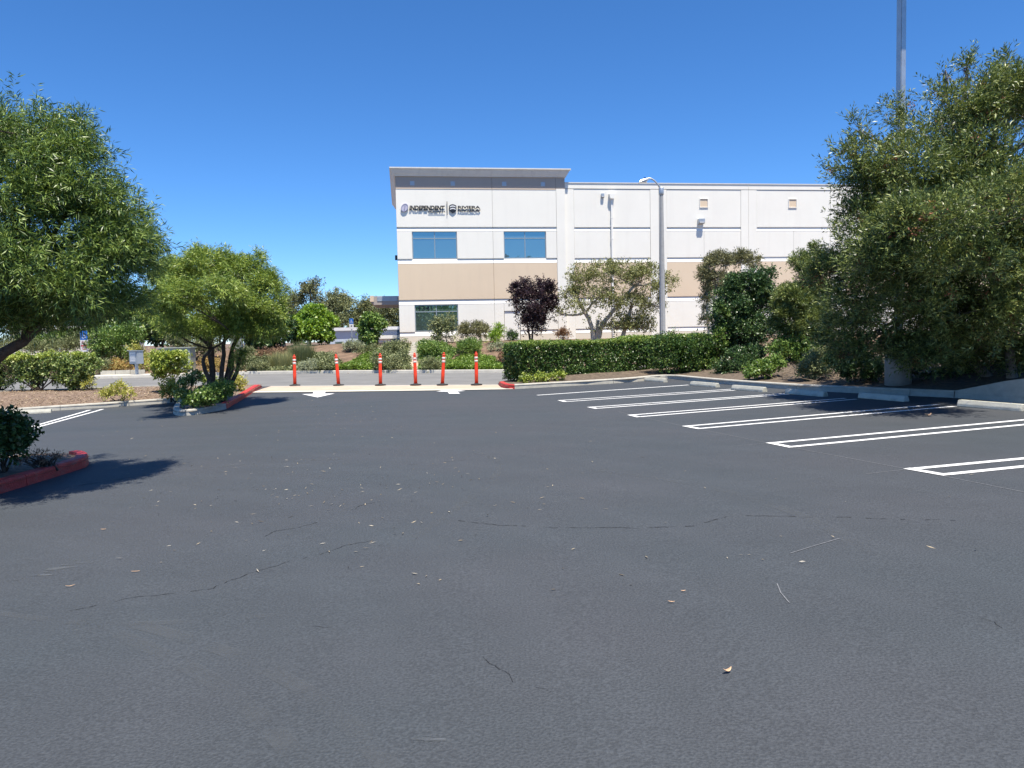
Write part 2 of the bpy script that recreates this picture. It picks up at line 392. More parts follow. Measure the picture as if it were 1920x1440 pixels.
def strip_between(name, A, B, n, dz, mt, parent=None, rows=3):
    A = resample(A, n); B = resample(B, n); vs = []
    for p, q in zip(A, B):
        for j in range(rows):
            w = p.lerp(q, j / (rows - 1)); vs.append((w.x, w.y, g(w.x, w.y) + dz))
    fs = [(i * rows + j, (i + 1) * rows + j, (i + 1) * rows + j + 1, i * rows + j + 1) for i in range(n - 1) for j in range(rows - 1)]
    return flat(name, vs, fs, mt, parent)
apA = [P(474, 736.5), P(560, 735.6), P(700, 734), P(850, 732), P(962, 730.2)]
apB = [P(508, 724.8), P(600, 724.2), P(700, 723.6), P(850, 722.6), P(958, 722)]
apron = tag(strip_between('driveway_apron', apA, apB, 24, 0.012, M['apron']), kind='structure')
def between(A, B, t): return [p.lerp(q, t) for p, q in zip(resample(A, 24), resample(B, 24))]
strip_between('concrete_edge', between(apA, apB, -0.02), between(apA, apB, 0.14), 24, 0.016, M['walk'], apron, 2)
strip_between('concrete_edge', between(apA, apB, 0.93), between(apA, apB, 1.03), 24, 0.016, M['walk'], apron, 2)

def fill_poly(name, poly, zf, step, mt, kind='structure'):
    pts = [Vector((p.x, p.y)) for p in poly]; n = len(pts)
    x0 = min(p.x for p in pts); x1 = max(p.x for p in pts); y0 = min(p.y for p in pts); y1 = max(p.y for p in pts)
    inner = [Vector((x + rnd.uniform(-.2, .2) * step, y + rnd.uniform(-.2, .2) * step)) for x in np.arange(x0 + step / 2, x1, step) for y in np.arange(y0 + step / 2, y1, step)]
    out = delaunay_2d_cdt(pts + inner, [(i, (i + 1) % n) for i in range(n)], [list(range(n))], 1, 1e-5)
    vs = [(v.x, v.y, zf(v.x, v.y)) for v in out[0]]
    fs = [tuple(f) for f in out[2]]
    me = bpy.data.meshes.new(name); me.from_pydata(vs, [], fs); me.materials.append(mt)
    bm = bmesh.new(); bm.from_mesh(me); bmesh.ops.recalc_face_normals(bm, faces=bm.faces)
    if sum(f.normal.z for f in bm.faces) < 0: bmesh.ops.reverse_faces(bm, faces=bm.faces)
    bm.to_mesh(me); bm.free()
    me.polygons.foreach_set('use_smooth', [True] * len(me.polygons))
    o = bpy.data.objects.new(name, me); COL.objects.link(o); o['kind'] = kind
    return o
def dist_line(pts):
    A = np.array([(p.x, p.y) for p in pts]); B = A[1:]; A = A[:-1]; AB = B - A; L2 = (AB ** 2).sum(1) + 1e-9
    def f(x, y):
        q = np.array((x, y)); t = np.clip(((q - A) * AB).sum(1) / L2, 0, 1)
        return float(np.sqrt((((A + AB * t[:, None]) - q) ** 2).sum(1).min()))
    return f

def chaikin(pts, k=2):
    for _ in range(k):
        out = [pts[0]]
        for a, b in zip(pts, pts[1:]): out += [a.lerp(b, .25), a.lerp(b, .75)]
        pts = out + [pts[-1]]
    return pts
def kerb(pts, mt, side=1, h=0.15, w=0.16, piece=3.05, base=None, hend=None, name='kerb'):
    """a run of cast kerb in separate pieces; pts is the foot of its face"""
    root = tag(empty(name, tuple(pts[0])), kind='structure')
    d = dense(chaikin(list(pts)), 0.3); n = len(d)
    nor = []
    for i in range(n):
        t = d[min(i + 1, n - 1)] - d[max(i - 1, 0)]; t.z = 0; t.normalize()
        nor.append(Vector((-t.y, t.x, 0)) * side)
    L = [0]
    for a, b in zip(d, d[1:]): L.append(L[-1] + (b - a).length)
    prof = [(0, -0.05), (0.012, h - 0.03), (0.018, h - 0.012), (0.034, h), (w, h), (w, -0.05)]
    i = 0
    while i < n - 1:
        j = i + 1
        while j < n - 1 and L[j] - L[i] < piece: j += 1
        if n - 1 - j < 3: j = n - 1
        mb = MB(); k = len(prof)
        for q in range(i, j + 1):
            p = d[q].copy(); tdir = (d[min(q + 1, n - 1)] - d[max(q - 1, 0)]).normalized()
            if q == i and i > 0: p += tdir * 0.006
            if q == j and j < n - 1: p -= tdir * 0.006
            z = (base or g)(p.x, p.y); s = 1.0
            if hend: s = np.interp(L[q] / L[-1], [0, 1 - 0.6 / max(L[-1], 0.7), 1], [1, 1, hend])
            for (o, zz) in prof:
                v = p + nor[q] * o; mb.v.append((v.x, v.y, z + (zz * s if zz > 0 else zz)))
        for q in range(j - i):
            for e in range(k):
                e2 = (e + 1) % k
                mb.f.append((q * k + e, q * k + e2, (q + 1) * k + e2, (q + 1) * k + e)); mb.mi.append(0)
        mb.f.append(tuple(range(k))); mb.f.append(tuple(range((j - i) * k, (j - i + 1) * k))); mb.mi += [0, 0]
        org = Vector(root.location)
        mb.v = [tuple(Vector(v) - org) for v in mb.v]
        mb.build('kerb_stone', mt, root)
        i = j
    return root

LK1 = [P(*q) for q in ((-420, 806), (-260, 795), (-100, 784), (0, 777), (100, 770.5), (200, 764), (300, 757), (337, 754.3))]
LK2 = [P(*q) for q in ((337, 754.3), (328, 766), (323.5, 774), (327, 778.5), (340, 779.8), (362, 778.6), (395, 773.4), (425, 767))]
LK3 = [P(*q) for q in ((425, 767), (440, 757.5), (458, 747), (476, 735.5), (492, 726))]
kerb(LK1, M['kerb']); kerb(LK2, M['kerb'], piece=1.6); kerb(LK3, M['redkerb'], hend=0.35)
LS = [P(*q) for q in ((492, 726), (440, 727), (250, 730), (0, 741), (-260, 752))] + [Vector((-40, 34.3, 0))]
kerb([p + Vector((0, 0, 0)) for p in LS[1:]], M['kerb'], side=1, h=0.13)
dl = dist_line(LK1 + LK2 + LK3)
fill_poly('planting_bed', LK1 + LK2[1:] + LK3[1:] + LS[1:], lambda x, y: g(x, y) + 0.1 + 0.1 * sstep(0.1, 1.6, dl(x, y)) * (1 - sstep(24.5, 28, y)), 0.6, M['mulch'])

AK = [P(*q) for q in ((-420, 1050), (-200, 985), (0, 926.5), (80, 902), (155, 878.5))]
AK2 = [P(*q) for q in ((155, 878.5), (164, 874.5), (168.5, 868), (163, 863), (150, 861.5))]
AK3 = [P(*q) for q in ((150, 861.5), (100, 862), (0, 866), (-300, 878))]
kerb(AK, M['redkerb']); kerb(AK2, M['redkerb'], piece=1.2); kerb(AK3, M['kerb'], h=0.08)
AK2 = AK2 + AK3[1:]; da = dist_line(AK + AK2)
fill_poly('planting_bed', AK + AK2[1:] + [P(-700, 880), P(-700, 1100)], lambda x, y: g(x, y) + 0.1 + 0.07 * sstep(0.1, 1.0, da(x, y)), 0.5, M['mulch'])

RK0 = [P(*q) for q in ((934, 721.5), (940, 727), (950, 729.5), (965, 729.5))]
RK1 = [P(*q) for q in ((965, 729.5), (1100, 722), (1180, 717), (1225, 712.5), (1245, 710.8), (1265, 711.5))]
RK2 = [P(*q) for q in ((1265, 711.5), (1340, 719.5), (1420, 726), (1500, 732), (1660, 740), (1788, 746))]
kerb(list(reversed(RK0)), M['redkerb'], side=-1, hend=0.5); kerb(RK1, M['kerb']); kerb(RK2, M['kerb'])
wA = P(1788, 746); wB = P(1990, 763); wdir = (wB - wA).normalized()
wC = wA + wdir * 9
dr = dist_line(RK0 + RK1 + RK2 + [wC])
def bed_right(x, y): return g(x, y) + 0.11 + (0.42 * sstep(0.2, 4.0, dr(x, y)) if y < 27 else 0.42 * sstep(0.2, 4.0, dr(x, y)) * (1 - sstep(27, 31, y)))
RPOLY = RK0 + RK1[1:] + RK2[1:] + [wC, Vector((45, 20, 0)), Vector((45, 45, 0)), Vector((30, 39.6, 0)), Vector((12, 32.3, 0)), Vector((6.5, 29.6, 0)), Vector((2.2, 27, 0))]
fill_poly('planting_bed', RPOLY, bed_right, 0.8, M['drymulch'])
# the taller end of the kerb: a low wall that climbs to the right
mb = MB(); wn_ = Vector((-wdir.y, wdir.x, 0)); vs = []
for t, hh in ((0.02, .15), (0.6, .27), (1.2, .40), (2.2, .56), (9, .75)):
    for o, top in ((0, 0), (0.015, 1), (0.2, 1), (0.2, 0)):
        q = wA + wdir * t + wn_ * o; vs.append((q.x, q.y, g(q.x, q.y) + (hh if top else -0.06)))
mb.add(vs, [(i * 4 + j, i * 4 + (j + 1) % 4, i * 4 + 4 + (j + 1) % 4, i * 4 + 4 + j) for i in range(4) for j in range(4)] + [(0, 1, 2, 3), (16, 17, 18, 19)])
tag(mb.build('low_wall', M['kerb']), 'low concrete wall climbing to the right behind the nearest wheel stop', 'wall')

kerb(FARK[1:-1], M['walk'], h=0.15, base=lambda x, y: 0.0, piece=4.5)

# painted lines, chalk lines, cracks: all lie on the car park
def line_quad(mb, a, b, w, dz=0.005):
    a = Vector(a); b = Vector(b); t = (b - a); t.z = 0; t.normalize(); n = Vector((-t.y, t.x, 0)) * (w / 2)
    k = max(1, int((b - a).length / 0.6)); o = len(mb.v)
    for i in range(k + 1):
        p = a.lerp(b, i / k)
        for s in (-1, 1):
            q = p + n * s; mb.v.append((q.x, q.y, g(q.x, q.y) + dz))
    for i in range(k): mb.f.append((o + 2 * i, o + 2 * i + 2, o + 2 * i + 3, o + 2 * i + 1)); mb.mi.append(0)
def sheet(mb, name, mt, parent):
    return flat(name, mb.v, mb.f, mt, parent)
STALL = [(((1007, 741.3), (1291, 722)), None), (((1050, 751), (1371, 730)), ((1060, 753.5), (1378, 732))),
         (((1106, 763.8), (1472, 738)), ((1118, 766.2), (1479, 739.7))), (((1182, 778.6), (1585, 747)), ((1196, 782), (1606, 748.7))),
         (((1286, 799.5), (1760, 758.6)), ((1310, 804), (1791, 762))), (((1445, 831.2), (1920, 787.7)), ((1481, 838.5), (1920, 796.6))),
         (((1707, 880), (1920, 860)), ((1768, 890.5), (1920, 875)))]
for k, (A, B) in enumerate(STALL):
    mb = MB(); a0, a1 = P(*A[0]), P(*A[1])
    if k >= 5: a1 = a0 + (a1 - a0).normalized() * 5.7
    line_quad(mb, a0, a1, 0.1 if B else 0.13)
    if B:
        b0, b1 = P(*B[0]), P(*B[1])
        if k >= 5: b1 = b0 + (b1 - b0).normalized() * 5.7
        line_quad(mb, b0, b1, 0.1)
        e = (b0 - a0).normalized() * 0.05
        line_quad(mb, a0 - e, b0 + e, 0.1, 0.0065)
    sheet(mb, 'stall_line', M['white'], lot)
mb = MB(); l0, l1, l2, l3 = P(40, 806), P(168, 769), P(58, 804.5), P(192, 767.5)
line_quad(mb, l0, l1, 0.1); line_quad(mb, l2, l3, 0.1); line_quad(mb, l0, l2, 0.1, 0.0065)
sheet(mb, 'stall_line', M['white'], lot)
for pts in ([(588.3, 734.6), (586.7, 738.7), (566.2, 739.3), (595.4, 745.2), (627.9, 737.9), (609.2, 738.3), (610.4, 734.4)],
            [(818.2, 734.2), (839.3, 734.6), (842, 738.4), (863.2, 738.2), (856, 734.3), (873, 732.9), (838, 730.7)]):
    q = [P(*p) for p in pts]
    o = flat('arrow_marking', [(p.x, p.y, g(p.x, p.y) + (0.005 if p.y < 24.9 else 0.018)) for p in q], [tuple(range(len(q)))], M['white'], lot, False)
    if o.data.polygons[0].normal.z < 0: o.data.flip_normals()
for pts, w in (([(1182, 778), (1286, 800), (1445, 832), (1707, 881), (1960, 931)], 0.010), ([(1366, 838), (1443, 831)], 0.008), ([(1624, 889), (1704, 880)], 0.010),
               ([(1482, 1038), (1530, 1023), (1575, 1010)], 0.008), ([(1457, 1095), (1464, 1112), (1480, 1131)], 0.007), ([(1160, 772), (1182, 778)], 0.01)):
    mb = MB(); q = [P(*p) for p in pts]
    for a, b in zip(q, q[1:]): line_quad(mb, a, b, w, 0.004)
    sheet(mb, 'chalk_line', M['chalk'], lot)
def crack(pts, w):
    mb = MB(); q = dense([P(*p) for p in pts], 0.035); off = 0
    path = []
    for i, p in enumerate(q):
        off = off * 0.75 + rnd.gauss(0, 0.008)
        t = (q[min(i + 1, len(q) - 1)] - q[max(i - 1, 0)]).normalized(); path.append(p + Vector((-t.y, t.x, 0)) * off)
    on = True; left = 0
    for i in range(len(path) - 1):
        if left <= 0: on = rnd.random() < 0.7; left = rnd.randint(1, 3)
        left -= 1
        if on: line_quad(mb, path[i], path[i + 1] + (path[i + 1] - path[i]) * 0.1, w * rnd.uniform(0.2, 0.8), 0.0035)
    sheet(mb, 'asphalt_crack', M['crack'], lot)
for pts, w in (([(130, 1146), (250, 1121), (400, 1103), (440, 1085), (520, 1060), (600, 1040), (640, 1024), (700, 1014)], 0.009), ([(498, 1006), (512, 998), (560, 990), (597, 980)], 0.010),
               ([(860, 976), (930, 984), (1000, 988), (1180, 990), (1300, 986), (1375, 967), (1560, 970), (1660, 973), (1800, 976)], 0.014), ([(905, 1232), (930, 1256), (960, 1280), (1020, 1293), (1060, 1303), (1128, 1314)], 0.005),
               ([(510, 1171), (570, 1177), (640, 1179)], 0.005), ([(1840, 1158), (1866, 1172), (1930, 1192)], 0.005), ([(760, 872), (820, 868), (872, 862)], 0.014), ([(655, 960), (675, 948), (700, 942)], 0.012)):
    crack(pts, w)
def blot(pts, mt, name, dz=0.003):
    q = [P(*p) for p in pts]; mid = sum((p for p in q), Vector()) / len(q); out = []
    for i in range(len(q)):
        a, b = q[i], q[(i + 1) % len(q)]
        for t in (0, .33, .66): out.append(a.lerp(b, t) + Vector((rnd.gauss(0, .012), rnd.gauss(0, .02), 0)))
    vs = [(p.x, p.y, g(p.x, p.y) + dz) for p in out] + [(mid.x, mid.y, g(mid.x, mid.y) + dz)]; n = len(out)
    o = flat(name, vs, [(n, i, (i + 1) % n) for i in range(n)], mt, lot, False)
blot([(18, 1090), (60, 1082), (95, 1066), (140, 1050), (172, 1048), (182, 1053), (150, 1062), (112, 1074), (60, 1086)], M['scuff'], 'scraped_patch')
blot([(772, 1386), (790, 1380), (815, 1382), (848, 1391), (820, 1394), (785, 1392)], M['scuff'], 'scraped_patch')
blot([(120, 1182), (135, 1178), (146, 1183), (132, 1186)], M['scuff'], 'scraped_patch')

for pts, w in (([(250, 1170), (330, 1190), (450, 1230), (560, 1285), (650, 1350), (735, 1445)], 0.1), ([(150, 1165), (260, 1205), (380, 1262), (470, 1330), (540, 1400), (580, 1450)], 0.1), ([(0, 1150), (120, 1166), (250, 1172), (420, 1160), (560, 1150)], 0.07),
               ([(60, 925), (180, 905), (420, 872), (640, 860)], 0.12), ([(760, 1020), (860, 950), (930, 900), (940, 862), (890, 848)], 0.1), ([(1100, 880), (1300, 905), (1500, 960), (1640, 1040)], 0.12)):
    mb = MB(); q = chaikin([P(*p) for p in pts], 3)
    for a, b in zip(q, q[1:]): line_quad(mb, a, b, w, 0.0025)
    sheet(mb, 'tyre_mark', M['tyre'], lot)

# ------------------------------------------------------------------ the building
def bloc(px, py):                            # pixel -> (along the front, height) on the front wall
    d = ray(px, py); c, s = math.cos(BROT), math.sin(BROT)
    n = Vector((s, -c, 0)); t = n.dot(BCOR - Vector((0, 0, CAMZ))) / n.dot(d)
    p = Vector((0, 0, CAMZ)) + d * t - BCOR
    return p.x * c + p.y * s, p.z
def BU(px, py=450): return bloc(px, py)[0]
def BZ(py, px=900): return bloc(px, py)[1]
bld = tag(empty('office_building', tuple(BCOR), BROT), 'two-storey white and tan tilt-up office and warehouse building across the street', 'building')
U1 = BU(1060, 400); UEND = 66.0
Zc0, Zc1 = BZ(331.5), BZ(316.5); Zg = BZ(354); Za0, Za1 = BZ(425.5), BZ(433.5)
Zb0, Zb1 = BZ(484.5), BZ(493.5); Zd0, Zd1 = BZ(560.5), BZ(569.5); Ze0, Ze1 = BZ(620), BZ(628)
ZR = BZ(342, 1200); ZRc = BZ(353.5, 1200)
G0 = -0.6
# body of the building, behind the front panels
MB().box(0.0, U1 + 0.02, 0.16, 13.0, G0, Zc1 - 0.12).build('wall', M['wall'], bld)
MB().box(U1 + 0.02, UEND, 0.32, 42.0, G0, ZR - 0.05).build('wall', M['wall'], bld)
MB().box(0.6, U1 + 0.02, 13.0, 42.0, G0, ZR - 0.4).build('wall', M['wall'], bld)
def panel(x0, x1, z0, z1, mt, y0=0.0, y1=0.16, name='wall_panel'):
    return MB().box(x0 + 0.007, x1 - 0.007, y0, y1 - 0.004, z0, z1).build(name, mt, bld, bevel=0.004)
def reveal(x0, x1, zb, zt, yf=0.0, dep=0.085):          # zb < zt: recess under the panel above, sloping out to the one below
    mb = MB(); x0 += 0.012; x1 -= 0.012
    mb.add([(x0, yf + dep, zt), (x1, yf + dep, zt), (x1, yf + 0.004, zb), (x0, yf + 0.004, zb), (x0, yf + 0.15, zt), (x1, yf + 0.15, zt), (x1, yf + 0.15, zb), (x0, yf + 0.15, zb)],
           [(0, 1, 2, 3), (4, 7, 6, 5), (0, 4, 5, 1), (3, 2, 6, 7), (0, 3, 7, 4), (1, 5, 6, 2)])
    mb.build('sill_band', M['wallband'], bld)
def window(x0, x1, z0, z1, split, yf=0.0, mullion=0.5):
    wroot = MB(); t = 0.055
    ym0, ym1 = yf + 0.075, yf + 0.135
    for a in ((x0, x1, z1 - t, z1), (x0, x1, z0, z0 + t), (x0, x0 + t, z0 + t, z1 - t), (x1 - t, x1, z0 + t, z1 - t)):
        wroot.box(a[0], a[1], ym0, ym1, a[2], a[3])
    zs = z1 - (z1 - z0) * split; xm = x0 + (x1 - x0) * mullion
    wroot.box(x0 + t, x1 - t, ym0 + 0.004, ym1, zs - t * .55, zs + t * .55)
    wroot.box(xm - t * .5, xm + t * .5, ym0 + 0.008, ym1 - 0.002, z0 + t, zs - t * .55); wroot.box(xm - t * .5, xm + t * .5, ym0 + 0.008, ym1 - 0.002, zs + t * .55, z1 - t)
    w = wroot.build('window', M['frame'], bld)
    for a, b in ((x0 + t, xm - t * .5), (xm + t * .5, x1 - t)):
        for c, d in ((z0 + t, zs - t * .55), (zs + t * .55, z1 - t)):
            MB().box(a, b, ym0 + 0.03, ym0 + 0.04, c, d).build('pane', M['glass'], w)
    return w
us = BU(924.5, 450); up1 = BU(1044, 450)
W1 = (BU(773, 460), BU(857, 460)); W2 = (BU(945, 460), BU(1024, 460)); W3 = (BU(778, 595), BU(859, 595))
dx0, dx1, dzt = BU(946, 610), BU(976, 610), BZ(583, 950)
for x0, x1 in ((0, us), (us, up1)):
    panel(x0, x1, Za0, Zg - 0.03, M['wall']); reveal(x0, x1, Za1, Za0)
    panel(x0, x1, Zd0, Zb1, M['tan'], 0.01); reveal(x0, x1, Zd1, Zd0); reveal(x0, x1, Zb1, Zb0)
    panel(x0, x1, Zg + 0.01, Zc0 + 0.2, M['taupe'], 0.03)
    MB().box(x0 + 0.012, x1 - 0.012, -0.02, 0.12, Zg - 0.028, Zg + 0.006).build('trim', M['tan'], bld)
for (x0, x1), wd in (((0, us), W1), ((us, up1), W2)):
    panel(x0, wd[0], Zb0, Za1, M['wall'], 0.012); panel(wd[1], x1, Zb0, Za1, M['wall'], 0.012)
    window(wd[0], wd[1], Zb0 - 0.01, Za1 + 0.01, 0.26)
panel(0, W3[0], Ze0, Zd1, M['wall'], 0.012); panel(W3[1], us, Ze0, Zd1, M['wall'], 0.012); window(W3[0], W3[1], Ze0 + 0.02, Zd1 - 0.02, 0.26)
reveal(0, us, Ze1, Ze0); reveal(us, dx0, Ze1, Ze0); reveal(dx1, up1, Ze1, Ze0)
panel(us, dx0, Ze0, Zd1, M['wall'], 0.012); panel(dx1, up1, Ze0, Zd1, M['wall'], 0.012); panel(dx0, dx1, dzt, Zd1, M['wall'], 0.012)
panel(0, us, G0, Ze1, M['base'], 0.012); panel(us, dx0, G0, Ze1, M['base'], 0.012); panel(dx1, up1, G0, Ze1, M['base'], 0.012)
door = MB().box(dx0 + 0.03, dx1 - 0.03, 0.07, 0.12, 0.02, dzt - 0.03).build('door', M['wallband'], bld)
MB().box(dx1 - 0.16, dx1 - 0.1, 0.02, 0.07, 0.98, 1.06).build('door_handle', M['galv'], door)
panel(up1, U1, G0, Zg + 0.01, M['wall'], -0.02); panel(up1, U1, Zg + 0.012, Zc0 + 0.2, M['taupe'], 0.03)
for px in (773, 849, 945.5, 1018):
    u = BU(px, 344); MB().box(u - 0.14, u + 0.14, 0.012, 0.05, BZ(344.5) - 0.14, BZ(344.5) + 0.14).build('square_vent', M['metalbox'], bld)
# cornice round three sides
prof = [(0.02, Zc0), (0.06, Zc0), (0.07, Zc0 + 0.05), (0.15, Zc0 + 0.16), (0.26, Zc1 - 0.14), (0.32, Zc1 - 0.08), (0.35, Zc1 - 0.075), (0.35, Zc1), (-0.3, Zc1), (-0.3, Zc0)]
mb = MB(); k = len(prof); ring = []
for cx, cy, sx, sy in ((0, 13.0, -1, 1), (0, 0, -1, -1), (U1, 0, 1, -1), (U1, 13.0, 1, 1)):
    for o, z in prof: mb.v.append((cx + sx * o, cy + sy * o, z))
for q in range(4):
    q2 = (q + 1) % 4
    for e in range(k): mb.f.append((q * k + e, q * k + (e + 1) % k, q2 * k + (e + 1) % k, q2 * k + e)); mb.mi.append(0)
mb.build('cornice', M['cornice'], bld)
MB().box(0.25, U1 - 0.25, 0.25, 12.8, Zc1 - 0.2, Zc1 - 0.05).build('roof', M['cornice'], bld)
# warehouse bays
bx = [(BU(1060.5), BU(1078), BU(1221), BU(1237)), (BU(1237), BU(1252), BU(1391), BU(1405.5)), (BU(1405.5), BU(1421), BU(1559), BU(1574))]
bw = bx[2][3] - bx[2][0]
while bx[-1][3] < UEND - 6: bx.append(tuple(v + bw for v in bx[-1]))
YB = 0.16
def bpanel(x0, x1, z0, z1, mt, y0=YB, name='wall_panel'): return panel(x0, x1, z0, z1, mt, y0, 0.32, name)
for i, (q0, q1, q2, q3) in enumerate(bx):
    bpanel(q0, q1, G0, ZRc - 0.03, M['wall'], YB - 0.02); bpanel(q2, q3, G0, ZRc - 0.03, M['wall'], YB - 0.02)
    bpanel(q0, q3, ZRc, ZR - 0.06, M['wall'], YB - 0.03)
    MB().box(q0 + 0.01, q3 - 0.01, YB - 0.07, 0.5, ZR - 0.058, ZR).build('parapet_cap', M['cornice'], bld)
    mid = (q1 + q2) / 2
    bpanel(q1, q2, Za0, ZRc - 0.03, M['wall']); reveal(q1, q2, Za1, Za0, YB)
    bpanel(q1, mid, Zb0, Za1, M['wall'], YB + 0.012); bpanel(mid, q2, Zb0, Za1, M['wall'], YB + 0.012); reveal(q1, q2, Zb1, Zb0, YB)
    bpanel(q1, q2, Zd0, Zb1, M['tan'], YB + 0.01); reveal(q1, q2, Zd1, Zd0, YB)
    bpanel(q1, q2, Ze0, Zd1, M['wall'], YB + 0.012); reveal(q1, q2, Ze1, Ze0, YB); bpanel(q1, q2, G0, Ze1, M['base'], YB + 0.012)
    if i >= 1:
        z = BZ(380, 1320); u = q1 + (BU(1321.5) - bx[1][1]) if i == 1 else q1 + (BU(1488) - bx[2][1])
        fr = MB(); s = 0.31
        for a in ((u - s, u + s, z + s - .04, z + s), (u - s, u + s, z - s, z - s + .04), (u - s, u - s + .04, z - s + .04, z + s - .04), (u + s - .04, u + s, z - s + .04, z + s - .04)): fr.box(a[0], a[1], YB - 0.05, YB + 0.02, a[2], a[3])
        v = fr.build('square_inset', M['wallband'], bld); MB().box(u - s + .042, u + s - .042, YB - 0.012, YB + 0.02, z - s + .042, z + s - .042).build('tan_plate', M['tan'], v)
def wall_light(px, py, w, h, dep, y, parent=bld):
    u, z = bloc(px, py)
    b = MB(); b.prism([(y, z - h * .5), (y, z + h * .5), (y - dep, z + h * .5), (y - dep, z - h * .15), (y - dep * .75, z - h * .5)], u - w / 2, u + w / 2)
    b.v = [(v[2], v[0], v[1]) for v in b.v]
    o = b.build('wall_light', M['metalbox'], bld, bevel=0.01)
    MB().box(u - w * .4, u + w * .4, y - dep * 1.02, y - dep * .9, z - h * .36, z - h * .1).build('lens', M['lens'], o)
wall_light(1315, 415, 0.42, 0.34, 0.3, YB); wall_light(1130.5, 366.5, 0.2, 0.28, 0.16, YB)
# downspout with a hopper head
u, z = bloc(1147.5, 372)
ds = MB().box(u - 0.06, u + 0.06, YB - 0.13, YB - 0.01, G0 + 0.3, z).build('downspout', M['wallband'], bld)
hp = MB(); hp.prism([(-.11, 0), (.11, 0), (.2, .26), (.2, .34), (-.2, .34), (-.2, .26)], YB - 0.26, YB, axis='y'); hp.v = [(a + u, b, c + z - 0.02) for a, b, c in hp.v]
hp.build('hopper_head', M['wallband'], ds)
for zz in (2.2, 4.4, 6.6, 8.0): MB().box(u - 0.085, u + 0.085, YB - 0.14, YB - 0.005, zz, zz + 0.05).build('strap', M['wallband'], ds)
# entrance canopy on the left side, lamp on the corner
ca = MB(); zc = BZ(567, 745); zt = BZ(548, 745)
ca.prism([(-1.95, zc + 0.25), (-1.72, zc + 0.05), (0.0, zc + 0.05), (0.0, zt), (-1.78, zt), (-1.95, zt - 0.06)], 4.2, 9.8, axis='y'); cn = ca.build('canopy', M['taupe'], bld)
MB().box(-1.99, -1.74, 4.14, 9.86, zc + 0.27, zt + 0.03).build('fascia', M['tan'], cn); MB().box(-1.5, -0.1, 4.17, 4.199, zc + 0.3, zt - 0.05).build('front_panel', M['metalbox'], cn)
MB().box(-0.16, -0.01, 0.5, 0.66, BZ(486, 743), BZ(477, 743)).build('corner_lamp', M['dark'], bld)
# lettering: raised off the wall, so that the sun throws its shadow below
def text_mesh(s, x0, x1, z0, z1, y, name, mt, parent, shear=0.0, depth=0.02, offset=0.0):
    cu = bpy.data.curves.new(name, 'FONT'); cu.body = s; cu.extrude = 0.05; cu.shear = shear; cu.offset = offset; cu.resolution_u = 3
    to = bpy.data.objects.new('tmp_text', cu); COL.objects.link(to)
    dg = bpy.context.evaluated_depsgraph_get(); dg.update()
    me = bpy.data.meshes.new_from_object(to.evaluated_get(dg)); bpy.data.objects.remove(to); bpy.data.curves.remove(cu)
    n = len(me.vertices); co = np.empty(n * 3); me.vertices.foreach_get('co', co); co = co.reshape(-1, 3)
    lo = co.min(0); hi = co.max(0)
    new = np.empty_like(co)
    new[:, 0] = x0 + (co[:, 0] - lo[0]) / (hi[0] - lo[0]) * (x1 - x0)
    new[:, 2] = z0 + (co[:, 1] - lo[1]) / (hi[1] - lo[1]) * (z1 - z0)
    new[:, 1] = y - (co[:, 2] - lo[2]) / (hi[2] - lo[2]) * depth
    me.vertices.foreach_set('co', new.ravel()); me.name = name
    me.materials.clear(); me.materials.append(mt); me.update()
    o = bpy.data.objects.new(name, me); COL.objects.link(o); o.parent = parent
    return o
sg = empty('wall_sign', tuple(BCOR), BROT); tag(sg, 'raised black INDEPENDENT and RIVIERA PADDLESURF letters with round and shield emblems', 'sign')
Y0 = -0.06
u0_, za = bloc(767, 394.6); u1_, zb = bloc(834, 386)
text_mesh('INDEPENDENT', u0_, u1_, za, zb + 0.0, Y0, 'lettering', M['signblack'], sg, shear=0.25, offset=0.045)
u2_, zc_ = bloc(803, 398.2); u3_, zd_ = bloc(833, 396.4)          # a line of print too small to read
mb = MB(); x = u2_
while x < u3_:
    w = rnd.uniform(0.03, 0.06); mb.box(x, x + w, Y0 - 0.02, Y0, zc_ + rnd.uniform(0, .012), zd_); x += w + 0.016
mb.build('small_print', M['signblack'], sg)
u, _ = bloc(838.2, 390); MB().box(u - 0.018, u + 0.018, Y0 - 0.02, Y0 + 0.01, BZ(403, 838), BZ(378, 838)).build('divider', M['signblack'], sg)
u4, ze = bloc(858.5, 391.6); u5, zf_ = bloc(900, 386.4)
text_mesh('RIVIERA', u4, u5, ze, zf_, Y0, 'lettering', M['signblack'], sg, offset=0.035)
u4, ze = bloc(858.5, 396.6); u5, zf_ = bloc(900.5, 392.9)
text_mesh('PADDLESURF', u4, u5, ze, zf_, Y0, 'lettering', M['signblack'], sg, offset=0.03)
# round emblem
u, z = bloc(758.5, 390); rr = 0.27
mb = MB(); mb.prism([(u + rr * .86 * math.cos(w) + 0.06 * math.sin(w), z + rr * math.sin(w)) for w in np.linspace(0, 2 * math.pi, 33)[:-1]], Y0 - 0.03, Y0 + 0.02, axis='y'); em = mb.build('round_emblem', M['lilac'], sg)
mb = MB(); n = 32; ring = []
for r_ in (0.8, 0.9):
    for yy in (Y0 - 0.045, Y0 - 0.031):
        ring.append([(u + rr * r_ * .86 * math.cos(w) + 0.06 * r_ * math.sin(w), yy, z + rr * r_ * math.sin(w)) for w in np.linspace(0, 2 * math.pi, n + 1)[:-1]])
order = [ring[0], ring[2], ring[3], ring[1]]
mb.add([p for rr_ in order for p in rr_], [(a * n + i, a * n + (i + 1) % n, ((a + 1) % 4) * n + (i + 1) % n, ((a + 1) % 4) * n + i) for a in range(4) for i in range(n)]); mb.build('emblem_ring', M['lilac2'], em)
